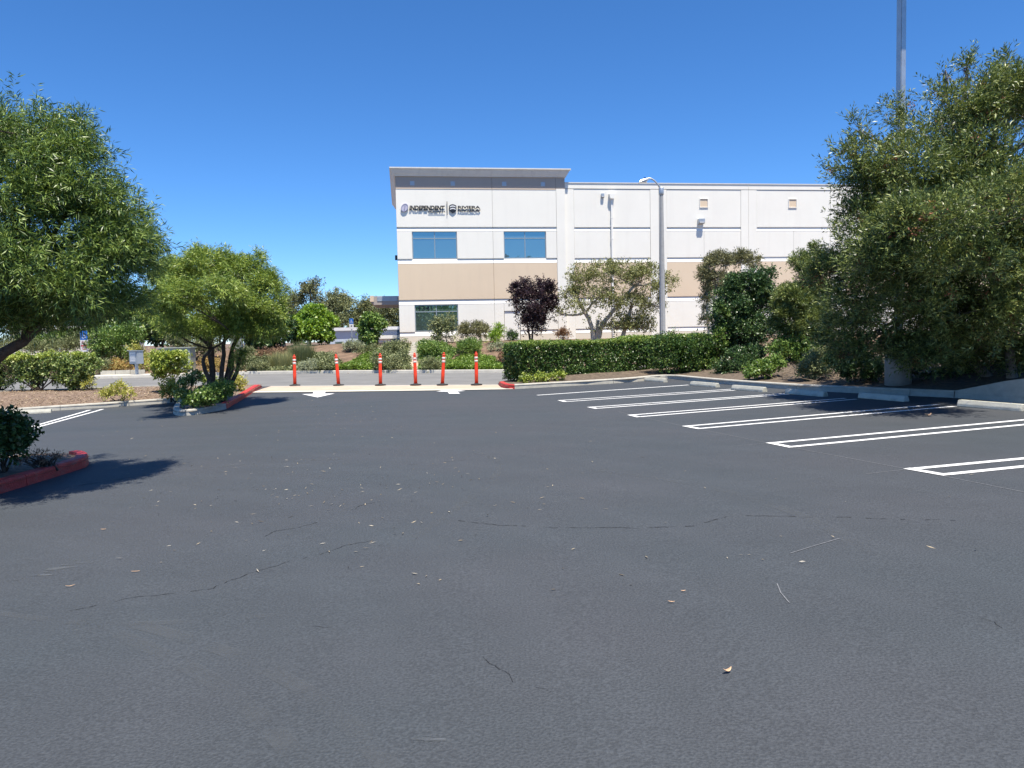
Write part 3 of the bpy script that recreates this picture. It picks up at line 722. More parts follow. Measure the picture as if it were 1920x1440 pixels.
text_mesh('i', u - 0.05, u + 0.06, z - 0.15, z + 0.15, Y0 - 0.031, 'emblem_letter', M['lilac2'], em, shear=0.2, depth=0.012, offset=0.02)
# shield emblem
u, z = bloc(848.8, 391.5); sw, sh = 0.235, 0.3
def shield(s): return [(u - sw * s, z + sh * .62 * s), (u - sw * .5 * s, z + sh * .85 * s), (u, z + sh * .93 * s), (u + sw * .5 * s, z + sh * .85 * s), (u + sw * s, z + sh * .62 * s), (u + sw * s, z - sh * .3 * s), (u + sw * .6 * s, z - sh * .68 * s), (u, z - sh * s), (u - sw * .6 * s, z - sh * .68 * s), (u - sw * s, z - sh * .3 * s)]
mb = MB(); mb.prism(shield(1.0), Y0 - 0.02, Y0 + 0.02, axis='y'); em = mb.build('shield_emblem', M['signblack'], sg)
for z0_, hgt, bulge in ((0.07, 0.07, 0.06), (-0.09, 0.07, 0.07)):
    mb = MB(); top = []; bot = []
    for i in range(13):
        t = -1 + i / 6; x = u + sw * .78 * t; top.append((x, z + z0_ + hgt + bulge * (1 - t * t))); bot.append((x, z + z0_ + bulge * (1 - t * t) * .9))
    mb.prism(bot + top[::-1], Y0 - 0.03, Y0 - 0.021, axis='y'); mb.build('emblem_stripe', M['signwhite'], em)
na, nz_ = bloc(787, 584); nb, nt_ = bloc(812, 573)
tx = tag(text_mesh('1341', bloc(785.5, 580)[0], bloc(811, 580)[0], BZ(582.6, 800), BZ(574.2, 800), 0.102, 'house_number', M['signblack'], None, depth=0.006, offset=0.015), 'black house number 1341 on the ground-floor window', 'number')
tx.location = BCOR; tx.rotation_euler = (0, 0, BROT)

# ------------------------------------------------------------------ foliage
def unit(a): return a / (np.linalg.norm(a, axis=1, keepdims=True) + 1e-9)
def leaf_mesh(name, C, D, Nn, L, W, mt, parent, fold=0.12, curve=0.1):
    n = len(C); D = unit(D); Sd = unit(np.cross(D, Nn)); Nn = unit(np.cross(Sd, D))
    L = L[:, None]; W = W[:, None]
    v = np.empty((n, 4, 3))
    mid = C + D * L * 0.45
    v[:, 0] = C; v[:, 1] = mid + Sd * W * .5 + Nn * W * fold; v[:, 2] = C + D * L - Nn * L * curve; v[:, 3] = mid - Sd * W * .5 + Nn * W * fold
    me = bpy.data.meshes.new(name)
    me.vertices.add(n * 4); me.vertices.foreach_set('co', v.ravel())
    me.loops.add(n * 4); me.loops.foreach_set('vertex_index', np.arange(n * 4, dtype=np.int32))
    me.polygons.add(n); me.polygons.foreach_set('loop_start', np.arange(0, n * 4, 4, dtype=np.int32)); me.polygons.foreach_set('loop_total', np.full(n, 4, dtype=np.int32))
    me.update(calc_edges=True); me.materials.append(mt)
    o = bpy.data.objects.new(name, me); COL.objects.link(o)
    if parent: o.parent = parent
    return o
def swell(k=9, amp=0.2, f0=2.0, f1=7.0):              # smooth random function on directions/places
    w = rng.normal(size=(k, 3)); w = unit(w) * rng.uniform(f0, f1, (k, 1)); ph = rng.uniform(0, 6.28, k); a = amp * rng.uniform(.5, 1, k) / math.sqrt(k) * 1.6
    return lambda q: (np.sin(q @ w.T + ph) * a).sum(1)
SP = dict(                                            # leaf length, width, leaves per twig, twig length, how far leaves lean along the twig, droop
    sumac=(0.105, 0.013, 15, 0.26, 0.75, 0.35), sumac_far=(0.13, 0.02, 12, 0.3, 0.7, 0.3), bottle=(0.075, 0.016, 15, 0.24, 0.8, 0.0), broad=(0.07, 0.045, 9, 0.14, 0.5, 0.1),
    small=(0.05, 0.028, 12, 0.16, 0.6, 0.0), big=(0.13, 0.075, 8, 0.22, 0.5, 0.25), gum=(0.17, 0.05, 10, 0.5, 0.5, 0.5), plum=(0.09, 0.05, 10, 0.28, 0.6, 0.0), sparse=(0.085, 0.045, 8, 0.26, 0.5, 0.15),
    needle=(0.09, 0.02, 14, 0.18, 0.8, 0.0), grass=(0.5, 0.014, 1, 0.0, 1.0, 0.15), cover=(0.09, 0.035, 6, 0.08, 0.3, 0.0), hedge=(0.06, 0.04, 9, 0.12, 0.5, 0.05))
def twigs_to_leaves(C, T, sp, size=1.0):
    L, W, k, tl, fwdness, droop = SP[sp]; L *= size; W *= size; tl *= size
    m_ = len(C); T = unit(T)
    s = rng.uniform(0.0, 1.0, (m_, k, 1)); rad = rng.normal(size=(m_, k, 3)); rad -= (rad * T[:, None]).sum(2, keepdims=True) * T[:, None]
    rad /= np.linalg.norm(rad, axis=2, keepdims=True) + 1e-9
    side = unit(rng.normal(size=(m_, 3)))
    bend = (s ** 2) * tl * 0.35 * side[:, None]
    base = C[:, None] + T[:, None] * tl * s + bend + rad * (0.012 * size)
    D = T[:, None] * fwdness + rad * (1.05 - fwdness * .4); D[..., 2] -= droop * rng.uniform(.3, 1.4, (m_, k))
    Nn = rng.normal(size=(m_, k, 3)) * .75; Nn[..., 2] += 0.55
    n = m_ * k
    return base.reshape(n, 3), D.reshape(n, 3), Nn.reshape(n, 3), L * rng.uniform(.6, 1.2, n), W * rng.uniform(.7, 1.2, n)
def lobe_world(l, D):
    px, py, rx, ry = l[:4]; dy = l[4] if len(l) > 4 else 0.0; k = (D + dy) / F
    rd = l[5] if len(l) > 5 else max(rx, ry) * k
    return np.array(PD(px, py, D + dy)), np.array((rx * k, rd, ry * k))
def sample_lobes(lobes, D, m_, clear=0.18, amp=0.16, shell=0.55, hole=None, upb=0.45, floor=None, tufted=0.82, reach=0.0):
    cs = []; ts = []; W = [lobe_world(l, D) for l in lobes]
    W = [(c, np.maximum(r - reach, r * .5)) for c, r in W]                  # the twigs reach past their roots
    area = np.array([(r[0] * r[1] + r[0] * r[2] + r[1] * r[2]) for c, r in W]); area = area / area.sum()
    gap = swell(14, 0.9, 1.2 / max(0.35, np.mean([r.mean() for c, r in W])) * 1.5, 1.2 / max(0.35, np.mean([r.mean() for c, r in W])) * 4.5)
    for (c, r), a in zip(W, area):
        k = int(m_ * a * 1.5) + 6
        d = unit(rng.normal(size=(k, 3))); bump = 1 + swell(10, amp, 2.5, 8)(d)
        rr = np.where(rng.random(k) < 0.8, rng.uniform(shell, 1, k) ** 0.6, rng.uniform(.15, 1, k) ** (1 / 2.0))
        p = c + d * r * (rr * bump)[:, None]
        # most twigs gather in tufts on the lobe's surface, so that lit tops and shaded undersides alternate
        nc = max(5, int(26 * min(1.5, r.mean() / 1.0))); cd = unit(rng.normal(size=(nc, 3)) + np.array((0, 0, .25))); cc_ = c + cd * r * rng.uniform(.55, .88, (nc, 1)) * (1 + swell(6, amp, 2, 6)(cd))[:, None]
        cr = r.mean() * rng.uniform(.22, .38, nc); ci = rng.integers(0, nc, k); e = unit(rng.normal(size=(k, 3)) + np.array((0, 0, .35)))
        pc = cc_[ci] + e * (cr[ci] * rng.uniform(.35, 1, k) ** .5)[:, None] * np.array((1, 1, .75))
        tuf = rng.random(k) < tufted
        p = np.where(tuf[:, None], pc, p); d = np.where(tuf[:, None], unit(d * .5 + cd[ci] * .6 + e * .7), d)
        # drop what lies deep inside another lobe, and what the gap pattern removes
        deep = np.zeros(k, bool)
        for (c2, r2) in W:
            if c2 is c: continue
            deep |= (((p - c2) / r2) ** 2).sum(1) < 0.3
        keep = ~(deep & (rng.random(k) < 0.75)) & (gap(p) > -1.0 + clear * 4.0 * rng.random(k) - .35)
        if floor is not None: keep &= p[:, 2] > np.array([S(x, y) for x, y in p[:, :2]]) + .02 if floor < -50 else p[:, 2] > floor
        p = p[keep]; d = d[keep]
        t = d * r / r.mean() + rng.normal(size=d.shape) * 0.45; t[:, 2] += upb
        cs.append(p); ts.append(t)
    C = np.concatenate(cs); T = np.concatenate(ts)
    if len(C) > m_:
        i = rng.permutation(len(C))[:m_]; C = C[i]; T = T[i]
    return C, T, W
def limb(mb, a, b, r0_, r1_, n=6, wob=0.08, sag=0.0):
    a = Vector(a); b = Vector(b); L = (b - a).length; k = max(3, int(L / 0.25) + 2); k = min(k, 12)
    o1 = Vector((rnd.gauss(0, 1), rnd.gauss(0, 1), rnd.gauss(0, .6))) * (L * wob); o2 = Vector((rnd.gauss(0, 1), rnd.gauss(0, 1), rnd.gauss(0, .6))) * (L * wob)
    pts = []
    for i in range(k):
        t = i / (k - 1); p = a.lerp(b, t) + o1 * math.sin(math.pi * t) + o2 * math.sin(2 * math.pi * t) * .5
        p.z -= sag * L * math.sin(math.pi * t); pts.append(p)
    mb.tube(pts, [r0_ + (r1_ - r0_) * (i / (k - 1)) for i in range(k)], n)
    return pts
def tree(name, label, D, lobes, sp, lm, bark, n, stems, r=0.1, size=1.0, group=None, cat='tree', clear=0.18, amp=0.16, shell=0.55, upb=0.45, twigs=9, lift=0.0, extra=None, basez=None, fork=0.75):
    """stems: polylines in photo pixels (+ depth offset), the first point of each on the ground"""
    b0 = PD(stems[0][0][0], 700, D + (stems[0][0][2] if len(stems[0][0]) > 2 else 0)); bz = S(b0.x, b0.y) if basez is None else basez
    org = Vector((b0.x, b0.y, bz)); root = empty(name, tuple(org)); tag(root, label, cat, group)
    C, T, W = sample_lobes(lobes, D, int(n / SP[sp][2]), clear, amp, shell, upb=upb, reach=(SP[sp][3] * .75 + SP[sp][0] * .5) * size)
    mbT = MB(); mbB = MB(); tips = []
    for st in stems:
        pts = []
        for i, q in enumerate(st):
            dy = q[2] if len(q) > 2 else 0.0
            p = PD(q[0], q[1], D + dy)
            if i == 0: p = Vector((p.x, p.y, S(p.x, p.y) - 0.08)) if basez is None else Vector((p.x, p.y, basez - 0.08))
            pts.append(p)
        full = resample(pts, max(6, len(pts) * 3)); L = len(full)
        full = [p + (Vector((rnd.gauss(0, .3), rnd.gauss(0, .3), 0)) * r * .4 if 0 < i < L - 1 else Vector()) for i, p in enumerate(full)]
        rs = [r * (1.35 if i == 0 else 1.0) * (1 - 0.5 * i / (L - 1)) for i in range(L)]
        mbT.tube(full, rs, 9); tips.append((full[int(L * fork)], rs[int(L * fork)])); tips.append((full[-1], rs[-1]))
    for c, rr in W:
        cv = Vector(c); tp, tr = min(tips, key=lambda q: (q[0] - cv).length)
        pts = limb(mbB, tp, cv, tr * .75, max(0.008, tr * .3), 6, 0.07)
        ins = C[(((C - c) / rr) ** 2).sum(1) < 1.3]
        for _ in range(twigs):
            if len(ins) == 0: break
            e = Vector(ins[rnd.randrange(len(ins))]); s = pts[rnd.randrange(len(pts) // 2, len(pts))]
            limb(mbB, s, e, max(0.006, tr * .28), 0.004, 4, 0.1)
    def rel(mb): mb.v = [tuple(Vector(v) - org) for v in mb.v]; return mb
    rel(mbT).build('trunk', bark, root, True)
    if mbB.v: rel(mbB).build('branches', bark, root, True)
    lv = twigs_to_leaves(C - np.array(org), T, sp, size)
    leaf_mesh('crown', *lv, lm, root)
    if extra: extra(root, C - np.array(org), T)
    return root
def bank_depth(px, py):                       # depth at which the sight line through a pixel meets the bank
    d = ray(px, py); Y = ykerb(d.x * 36) - 1.0; last = None
    while Y < 60:
        if CAMZ + d.z * Y <= H(d.x * Y, Y): return Y
        Y += 0.05
    return None
def shrub(name, label, D, lobes, sp, lm, n, size=1.0, group=None, cat='shrub', bark=None, clear=0.14, amp=0.24, shell=0.5, upb=0.5, stems=5, base=None, basez=None):
    W = [lobe_world(l, D) for l in lobes]; cx = float(np.mean([c[0] for c, r in W])); cy = float(np.mean([c[1] for c, r in W]))
    if base is not None: cx = PD(base, 700, D).x; cy = D
    z = S(cx, cy) if basez is None else basez
    org = Vector((cx, cy, z))
    C, T, W = sample_lobes(lobes, D, int(n / SP[sp][2]), clear, amp, shell, upb=upb, floor=-99 if basez is None else z + .02, reach=(SP[sp][3] * .6 + SP[sp][0] * .4) * size, tufted=.5)
    if len(C) < 20: print('BURIED', label, D, z, W[0]); return None
    root = empty(name, tuple(org)); tag(root, label, cat, group)
    lv = twigs_to_leaves(C - np.array(org), T, sp, size); leaf_mesh('foliage', *lv, lm, root)
    mb = MB(); o = np.array(org)
    for _ in range(stems if len(C) else 0):
        e = C[rnd.randrange(len(C))] - o; a = Vector((rnd.gauss(0, .05), rnd.gauss(0, .05), -0.05))
        mid = a.lerp(Vector(e), 0.5); mid.z = max(0.05, mid.z)
        limb(mb, a, mid, 0.022 * max(size, .8), 0.012, 5, 0.06); limb(mb, mid, Vector(e), 0.012, 0.004, 4, 0.08)
    mb.build('stem', bark or M['bark'], root, True)
    return root
def tuft(name, label, px, D, rpx, hpx, lm, n, cat='grass', group=None, lean=0.6, wid=0.014, rd=None):
    c = PD(px, 700, D); k = D / F; z = S(c.x, c.y); root = empty(name, (c.x, c.y, z)); tag(root, label, cat, group)
    rr = rpx * k; hh = hpx * k; ang = rng.uniform(0, 6.28, n); q = np.sqrt(rng.random(n)) * rr * .45
    B = np.stack([np.cos(ang) * q, np.sin(ang) * q * (rd or 1), np.zeros(n)], 1)
    for i in range(n): B[i, 2] = S(c.x + B[i, 0], c.y + B[i, 1]) - z
    D_ = np.stack([np.cos(ang) * lean, np.sin(ang) * lean, np.ones(n)], 1) + rng.normal(size=(n, 3)) * .22; D_[:, 2] = np.abs(D_[:, 2]) + .15
    Nn = np.stack([np.cos(ang), np.sin(ang), np.full(n, .3)], 1)
    leaf_mesh('foliage', B, D_, Nn, hh * rng.uniform(.55, 1.15, n), np.full(n, wid), lm, root, 0.1, 0.22)
    return root

LM = {}
LM['sumac'] = leafmat('narrow_green_leaves', [(0.02, 0.042, 0.015), (0.06, 0.1, 0.028), (0.145, 0.2, 0.048), (0.24, 0.295, 0.1)], [0, .4, .78, 1], 0.36, 0.28)
LM['sumac2'] = leafmat('fresh_narrow_leaves', [(0.042, 0.074, 0.018), (0.105, 0.155, 0.034), (0.2, 0.25, 0.054), (0.3, 0.34, 0.09)], [0, .4, .78, 1], 0.38, 0.32)
LM['bottle'] = leafmat('olive_bottlebrush_leaves', [(0.03, 0.048, 0.018), (0.078, 0.105, 0.034), (0.15, 0.18, 0.054), (0.26, 0.27, 0.11)], [0, .45, .8, 1], 0.36, 0.22, 0.4)
LM['seed'] = leafmat('brown_seed_heads', [(0.07, 0.03, 0.02), (0.14, 0.052, 0.03), (0.2, 0.085, 0.045)], None, 0.7, 0.1)
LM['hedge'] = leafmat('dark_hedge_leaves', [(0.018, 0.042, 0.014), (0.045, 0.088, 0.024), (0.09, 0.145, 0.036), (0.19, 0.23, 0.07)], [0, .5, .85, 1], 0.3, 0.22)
LM['hedgerim'] = leafmat('sunlit_hedge_top_leaves', [(0.05, 0.095, 0.02), (0.1, 0.155, 0.03), (0.16, 0.21, 0.045), (0.23, 0.25, 0.08)], None, 0.36, 0.28)  # lighter copy of the hedge leaves, sun on the top put into the colour
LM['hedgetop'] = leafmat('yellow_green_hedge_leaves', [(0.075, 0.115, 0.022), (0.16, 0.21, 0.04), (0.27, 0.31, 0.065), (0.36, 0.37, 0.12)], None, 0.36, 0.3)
LM['variegated'] = leafmat('pale_edged_leaves', [(0.04, 0.075, 0.024), (0.1, 0.145, 0.042), (0.19, 0.23, 0.08), (0.34, 0.35, 0.17)], [0, .4, .75, 1], 0.36, 0.26, 0.2)
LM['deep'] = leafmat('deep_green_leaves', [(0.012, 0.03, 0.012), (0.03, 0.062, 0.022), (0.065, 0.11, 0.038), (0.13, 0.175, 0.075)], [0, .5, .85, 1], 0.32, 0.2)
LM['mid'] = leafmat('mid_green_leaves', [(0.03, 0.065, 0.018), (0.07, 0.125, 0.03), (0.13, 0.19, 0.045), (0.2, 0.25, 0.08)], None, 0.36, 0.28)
LM['lime'] = leafmat('lime_green_leaves', [(0.04, 0.085, 0.012), (0.09, 0.16, 0.02), (0.16, 0.24, 0.032), (0.24, 0.32, 0.06)], None, 0.4, 0.36)
LM['gum'] = leafmat('grey_green_gum_leaves', [(0.04, 0.05, 0.026), (0.085, 0.098, 0.05), (0.14, 0.15, 0.075), (0.22, 0.215, 0.115)], None, 0.5, 0.2, 0.45, patch_scale=0.5)
LM['gumdark'] = leafmat('dark_gum_leaves', [(0.03, 0.038, 0.018), (0.062, 0.072, 0.032), (0.105, 0.11, 0.05), (0.16, 0.15, 0.07)], None, 0.5, 0.2, 0.45, patch_scale=0.5)
LM['plum'] = leafmat('purple_plum_leaves', [(0.012, 0.007, 0.012), (0.022, 0.012, 0.019), (0.04, 0.022, 0.032), (0.085, 0.05, 0.058)], None, 0.34, 0.2)
LM['sparse'] = leafmat('thin_olive_leaves', [(0.065, 0.072, 0.026), (0.115, 0.125, 0.045), (0.17, 0.17, 0.07), (0.25, 0.235, 0.12)], None, 0.45, 0.25)
LM['olive'] = leafmat('grey_olive_leaves', [(0.05, 0.052, 0.028), (0.1, 0.1, 0.055), (0.16, 0.155, 0.085), (0.24, 0.22, 0.13)], None, 0.5, 0.2)
LM['dryorange'] = leafmat('orange_dry_leaves', [(0.14, 0.1, 0.03), (0.24, 0.16, 0.055), (0.34, 0.2, 0.08), (0.3, 0.27, 0.09)], None, 0.6, 0.25)
LM['yellow'] = leafmat('yellow_green_leaves', [(0.13, 0.14, 0.03), (0.24, 0.24, 0.05), (0.33, 0.31, 0.075), (0.42, 0.36, 0.14)], None, 0.45, 0.3)
LM['straw'] = leafmat('straw_grass', [(0.13, 0.13, 0.06), (0.22, 0.215, 0.105), (0.31, 0.29, 0.15), (0.36, 0.31, 0.17)], None, 0.6, 0.25)
LM['silver'] = leafmat('silvery_leaves', [(0.13, 0.145, 0.1), (0.22, 0.23, 0.165), (0.33, 0.335, 0.26)], None, 0.6, 0.2)
LM['cover'] = leafmat('bright_ground_cover', [(0.045, 0.085, 0.014), (0.08, 0.135, 0.02), (0.125, 0.185, 0.03), (0.19, 0.24, 0.06)], None, 0.42, 0.3, 0.25)
LM['brown'] = leafmat('dead_brown_leaves', [(0.1, 0.055, 0.035), (0.18, 0.1, 0.065), (0.27, 0.17, 0.12)], None, 0.7, 0.1)
LM['sage'] = leafmat('sage_leaves', [(0.06, 0.075, 0.035), (0.115, 0.13, 0.06), (0.17, 0.18, 0.095), (0.24, 0.24, 0.14)], None, 0.5, 0.2)
LM['litter'] = leafmat('fallen_pale_leaves', [(0.03, 0.025, 0.02), (0.24, 0.19, 0.12), (0.4, 0.34, 0.24), (0.52, 0.48, 0.4)], [0, .3, .7, 1], 0.7, 0.1)
LM['chips'] = leafmat('wood_chips', [(0.07, 0.042, 0.03), (0.15, 0.098, 0.068), (0.24, 0.17, 0.125), (0.33, 0.26, 0.21)], None, 0.9, 0.0, 0.3)

# --- the three big trees
tree('sumac_tree', 'large narrow-leaved green tree overhanging the car park at the left edge', 9.4,
     [(62, 262, 92, 84, -.1, 1.08), (-70, 270, 110, 95, 0, 1.22), (150, 330, 88, 78, .1, 1.15), (205, 395, 82, 76, 0, 1.08), (20, 400, 150, 110, -.5, 1.49), (215, 475, 92, 72, .1, 1.22), (110, 520, 120, 90, -.5, 1.35), (-100, 480, 150, 120, 0, 1.76), (175, 565, 92, 60, .1, 1.22), (30, 575, 130, 58, .2, 1.62), (262, 452, 40, 34, .2, 0.68), (70, 600, 100, 34, .1, 1.35)],
     'sumac', LM['sumac'], M['bark'], 165000, [[(-190, 900), (-120, 760), (0, 668), (55, 632), (110, 560, .2)], [(-200, 900, .2), (-180, 720, .3), (-120, 560, .2)]], 0.1, size=0.92, twigs=10, clear=0.2, amp=0.22, upb=0.3)
tree('sumac_tree', 'bushy light green multi-stemmed tree on the red-kerbed island', 22.0,
     [(392, 502, 62, 40, 0, 1.4), (330, 520, 52, 44, .2, 1.3), (455, 515, 50, 42, .3, 1.3), (497, 545, 42, 48, .2, 1.2), (425, 565, 46, 46, -1.2, .8), (345, 575, 58, 38, -.8, 1.2), (300, 592, 38, 30, .3, 1.0), (478, 585, 52, 42, -.4, 1.2), (410, 605, 58, 26, -.6, 1.0), (520, 590, 28, 38, .2, .8), (396, 474, 18, 16, .2, .4), (484, 490, 16, 22, .3, .4), (370, 476, 20, 16, .2, .5), (330, 620, 42, 18, .2, .8), (335, 560, 55, 45, -3.0, 1.3), (302, 585, 42, 34, -3.2, 1.2), (420, 545, 50, 40, -2.4, 1.2), (395, 622, 50, 22, -.8, 1.1), (450, 622, 46, 22, -.5, 1.1), (505, 622, 36, 24, 0, 1.0), (340, 612, 46, 24, -1.5, 1.0), (446, 672, 14, 34, .1, .3)],
     'sumac_far', LM['sumac2'], M['bark'], 108000, [[(404, 740), (396, 690), (392, 640), (370, 600)], [(411, 740, .1), (417, 690), (420, 640), (440, 590)], [(414, 740, .2), (428, 690, .2), (436, 650, .2), (470, 600, .2)], [(404, 740, -.2), (384, 690, -.2), (380, 672, -.2), (396, 655, -.3)], [(400, 740, .3), (398, 650, .1), (350, 615, 0)], [(413, 740, .3), (434, 695, .3), (436, 650, .2), (450, 625, .1)], [(415, 740, .5), (444, 700, .4), (452, 655, .3)]], 0.08, size=0.95, twigs=8, clear=0.2, amp=0.2)
def seeds(root, C, T):
    k = 420; i = rng.permutation(len(C))[:k]; cen = C[i]
    pts = np.repeat(cen, 26, 0) + rng.normal(size=(k * 26, 3)) * 0.05
    n = len(pts); leaf_mesh('seed_heads', pts, rng.normal(size=(n, 3)), rng.normal(size=(n, 3)), rng.uniform(.03, .07, n), rng.uniform(.02, .04, n), LM['seed'], root)
tree('bottlebrush_tree', 'tall dense olive-green tree with brown seed heads at the right edge', 16.2,
     [(1765, 225, 92, 88, 0, 1.7), (1870, 200, 84, 76, -.2, 1.6), (1960, 200, 100, 95, 0, 1.7), (1600, 312, 62, 66, 0, 1.0), (1690, 330, 92, 92, -.6, 1.8), (1830, 360, 130, 110, -1.0, 2.0), (1960, 400, 130, 130, 0, 2.4), (1620, 420, 76, 66, .2, 1.5), (1720, 460, 130, 90, -1.0, 2.2), (1870, 510, 120, 90, -1.2, 2.0), (1560, 520, 66, 60, .6, 1.3), (1660, 560, 120, 80, -.4, 2.2), (1800, 590, 120, 76, -.6, 2.0), (1940, 600, 120, 110, -.2, 2.2), (1600, 610, 80, 52, 1.0, 1.4), (1604, 245, 14, 34, 0, .25), (1812, 132, 16, 24, 0, .3), (1892, 122, 28, 30, 0, .5), (1770, 140, 18, 18, 0, .3), (1760, 650, 120, 50, .4, 1.6), (1900, 670, 110, 50, .4, 1.5), (1715, 425, 90, 66, -2.8, 1.6), (1850, 390, 96, 74, -3.0, 1.7), (1795, 500, 92, 54, -2.8, 1.6), (1640, 490, 58, 46, -2.0, 1.3), (1640, 648, 66, 42, .4, 1.1), (1580, 656, 54, 40, 1.2, 1.0), (1720, 668, 70, 40, -.2, 1.2)],
     'bottle', LM['bottle'], M['barkgrey'], 300000, [[(1900, 760, .6), (1890, 640, .4), (1860, 520, 0), (1830, 380, 0)], [(1920, 760, 1.0), (1940, 600, .8), (1960, 420, .4)], [(1870, 760, 1.2), (1790, 640, .8), (1700, 520, .3)]], 0.11, size=1.4, twigs=14, clear=0.34, amp=0.24, extra=seeds)

# --- clipped hedge on the right, behind the first stalls
def hedge(name, label, front, depth, h, lm, lmtop, n, size, cat='hedge', open_low=0.0):
    f = [Vector(p) for p in front]; org = Vector((f[0].x, f[0].y, S(f[0].x, f[0].y))); root = tag(empty(name, tuple(org)), label, cat)
    pts = resample(f, 60); seg = rng.random(n); parts = []
    P0 = np.array([p[:] for p in pts]); idx = seg * 59; i0 = np.floor(idx).astype(int).clip(0, 58); fr = (idx - i0)[:, None]
    base = P0[i0] * (1 - fr) + P0[i0 + 1] * fr; tang = unit(P0[i0 + 1] - P0[i0]); back = np.stack([-tang[:, 1], tang[:, 0], np.zeros(n)], 1)
    gz = np.array([S(x, y) for x, y in zip(base[:, 0], base[:, 1])]); kind = rng.random(n)
    wob = swell(10, 0.05, .8, 4)
    C = base.copy(); T = np.zeros((n, 3)); zz = rng.random(n)
    fa = kind < .55; tp = (kind >= .55) & (kind < .84); en = kind >= .84
    d_in = np.abs(rng.normal(size=n)) * .06
    C[fa] += back[fa] * (d_in[fa] + wob(np.c_[base[fa][:, :2], zz[fa] * h]))[:, None]; C[fa, 2] = gz[fa] + 0.06 + zz[fa] * (h - .06); T[fa] = -back[fa] + np.array((0, 0, .5))
    q = rng.random(n); C[tp] += back[tp] * (q[tp] * depth)[:, None]; C[tp, 2] = gz[tp] + h - d_in[tp] + wob(C[tp]) * .6; T[tp] = np.array((0, 0, 1.0)) - back[tp] * .2
    ends = rng.random(n) < .6; e0 = np.array(pts[0][:]); e1 = np.array(pts[-1][:])
    C[en] = np.where(ends[en][:, None], e0, e1) + back[en] * (q[en] * depth)[:, None]; C[en, 2] = gz[en] * 0 + S(f[0].x, f[0].y) + .05 + zz[en] * (h - .05)
    T[en] = np.where(ends[en][:, None], -tang[en], tang[en]) + np.array((0, 0, .4)); C[en] -= np.where(ends[en][:, None], -1, 1) * tang[en] * d_in[en][:, None]
    T += rng.normal(size=T.shape) * .4
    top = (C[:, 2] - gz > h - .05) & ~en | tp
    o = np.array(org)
    leaf_mesh('foliage', *twigs_to_leaves(C[~top] - o, T[~top], 'hedge', size), lm, root); leaf_mesh('painted_sunlit_top', *twigs_to_leaves(C[top] - o, T[top], 'hedge', size), lmtop, root)  # top leaves take the lighter colour that paints sunlight on them
    mb = MB()
    for i in range(14):
        p = pts[min(59, 2 + i * 4)]; t = (pts[min(59, 3 + i * 4)] - p).normalized() if i < 14 else Vector((1, 0, 0)); bk = Vector((-t.y, t.x, 0))
        s0 = p + bk * depth * .5; s0.z = S(p.x, p.y) - .05
        for _ in range(5):
            e = p + bk * rnd.uniform(.15, depth - .1) + t * rnd.gauss(0, .3); e.z = s0.z + h * rnd.uniform(.5, .95)
            limb(mb, s0 - org, e - org, .025, .006, 5, .06)
    mb.build('stem', M['bark'], root, True)
    return root
hf = [PD(982, 700, 25.6), PD(1100, 700, 26.8), PD(1225, 700, 28.2), PD(1335, 700, 28.6)]
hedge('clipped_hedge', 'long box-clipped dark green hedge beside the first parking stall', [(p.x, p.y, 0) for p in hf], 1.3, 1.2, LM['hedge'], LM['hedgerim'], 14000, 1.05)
shrub('low_shrub', 'low yellow-green plants at the foot of the clipped hedge, next to the red kerb end', 25.0, [(985, 712, 16, 8, 0, .25), (1015, 709, 18, 9, .15, .25), (1045, 706, 18, 9, .4, .25)], 'hedge', LM['hedgetop'], 1800, 1.2, basez=0.12)

# --- trees across the street, in front of the building
tree('plum_tree', 'dark purple-leaved plum tree in front of the white wall', 45.0,
     [(1003, 575, 42, 42, 0, 1.3), (978, 560, 28, 38, .2, .9), (1025, 555, 26, 38, -.2, .8), (998, 605, 34, 30, 0, 1.0), (968, 545, 16, 24, 0, .6), (1012, 540, 15, 24, 0, .5), (1036, 575, 20, 28, .2, .6), (990, 545, 14, 20, 0, .5)],
     'plum', LM['plum'], M['bark'], 24000, [[(998, 660), (998, 628), (1000, 600)], [(997, 660, .1), (992, 625), (984, 585)]], 0.07, clear=0.12, amp=0.3, upb=1.2, size=1.25)
tree('open_tree', 'wide thin-leaved tree with bare pale limbs in front of the warehouse wall', 44.5,
     [(1150, 510, 56, 30, 0, 1.9), (1090, 520, 36, 32, .3, 1.2), (1200, 530, 46, 38, -.2, 1.5), (1250, 530, 30, 26, 0, .8), (1120, 560, 56, 40, -.4, 1.6), (1180, 580, 52, 40, .3, 1.6), (1070, 555, 24, 30, 0, .8), (1235, 575, 22, 22, .2, .6), (1215, 612, 38, 22, .3, 1.0), (1150, 615, 56, 18, .2, 1.2), (1055, 590, 20, 16, 0, .5)],
     'sparse', LM['sparse'], M['barkpale'], 28000, [[(1116, 660), (1118, 620), (1122, 600)], [(1118, 660, .1), (1128, 610), (1160, 570), (1190, 535)], [(1114, 660, -.1), (1110, 610), (1085, 565), (1075, 530)], [(1165, 660, .5), (1172, 615, .4), (1185, 570, .3)]], 0.15, clear=0.34, amp=0.3, size=1.35, twigs=20, fork=0.5)
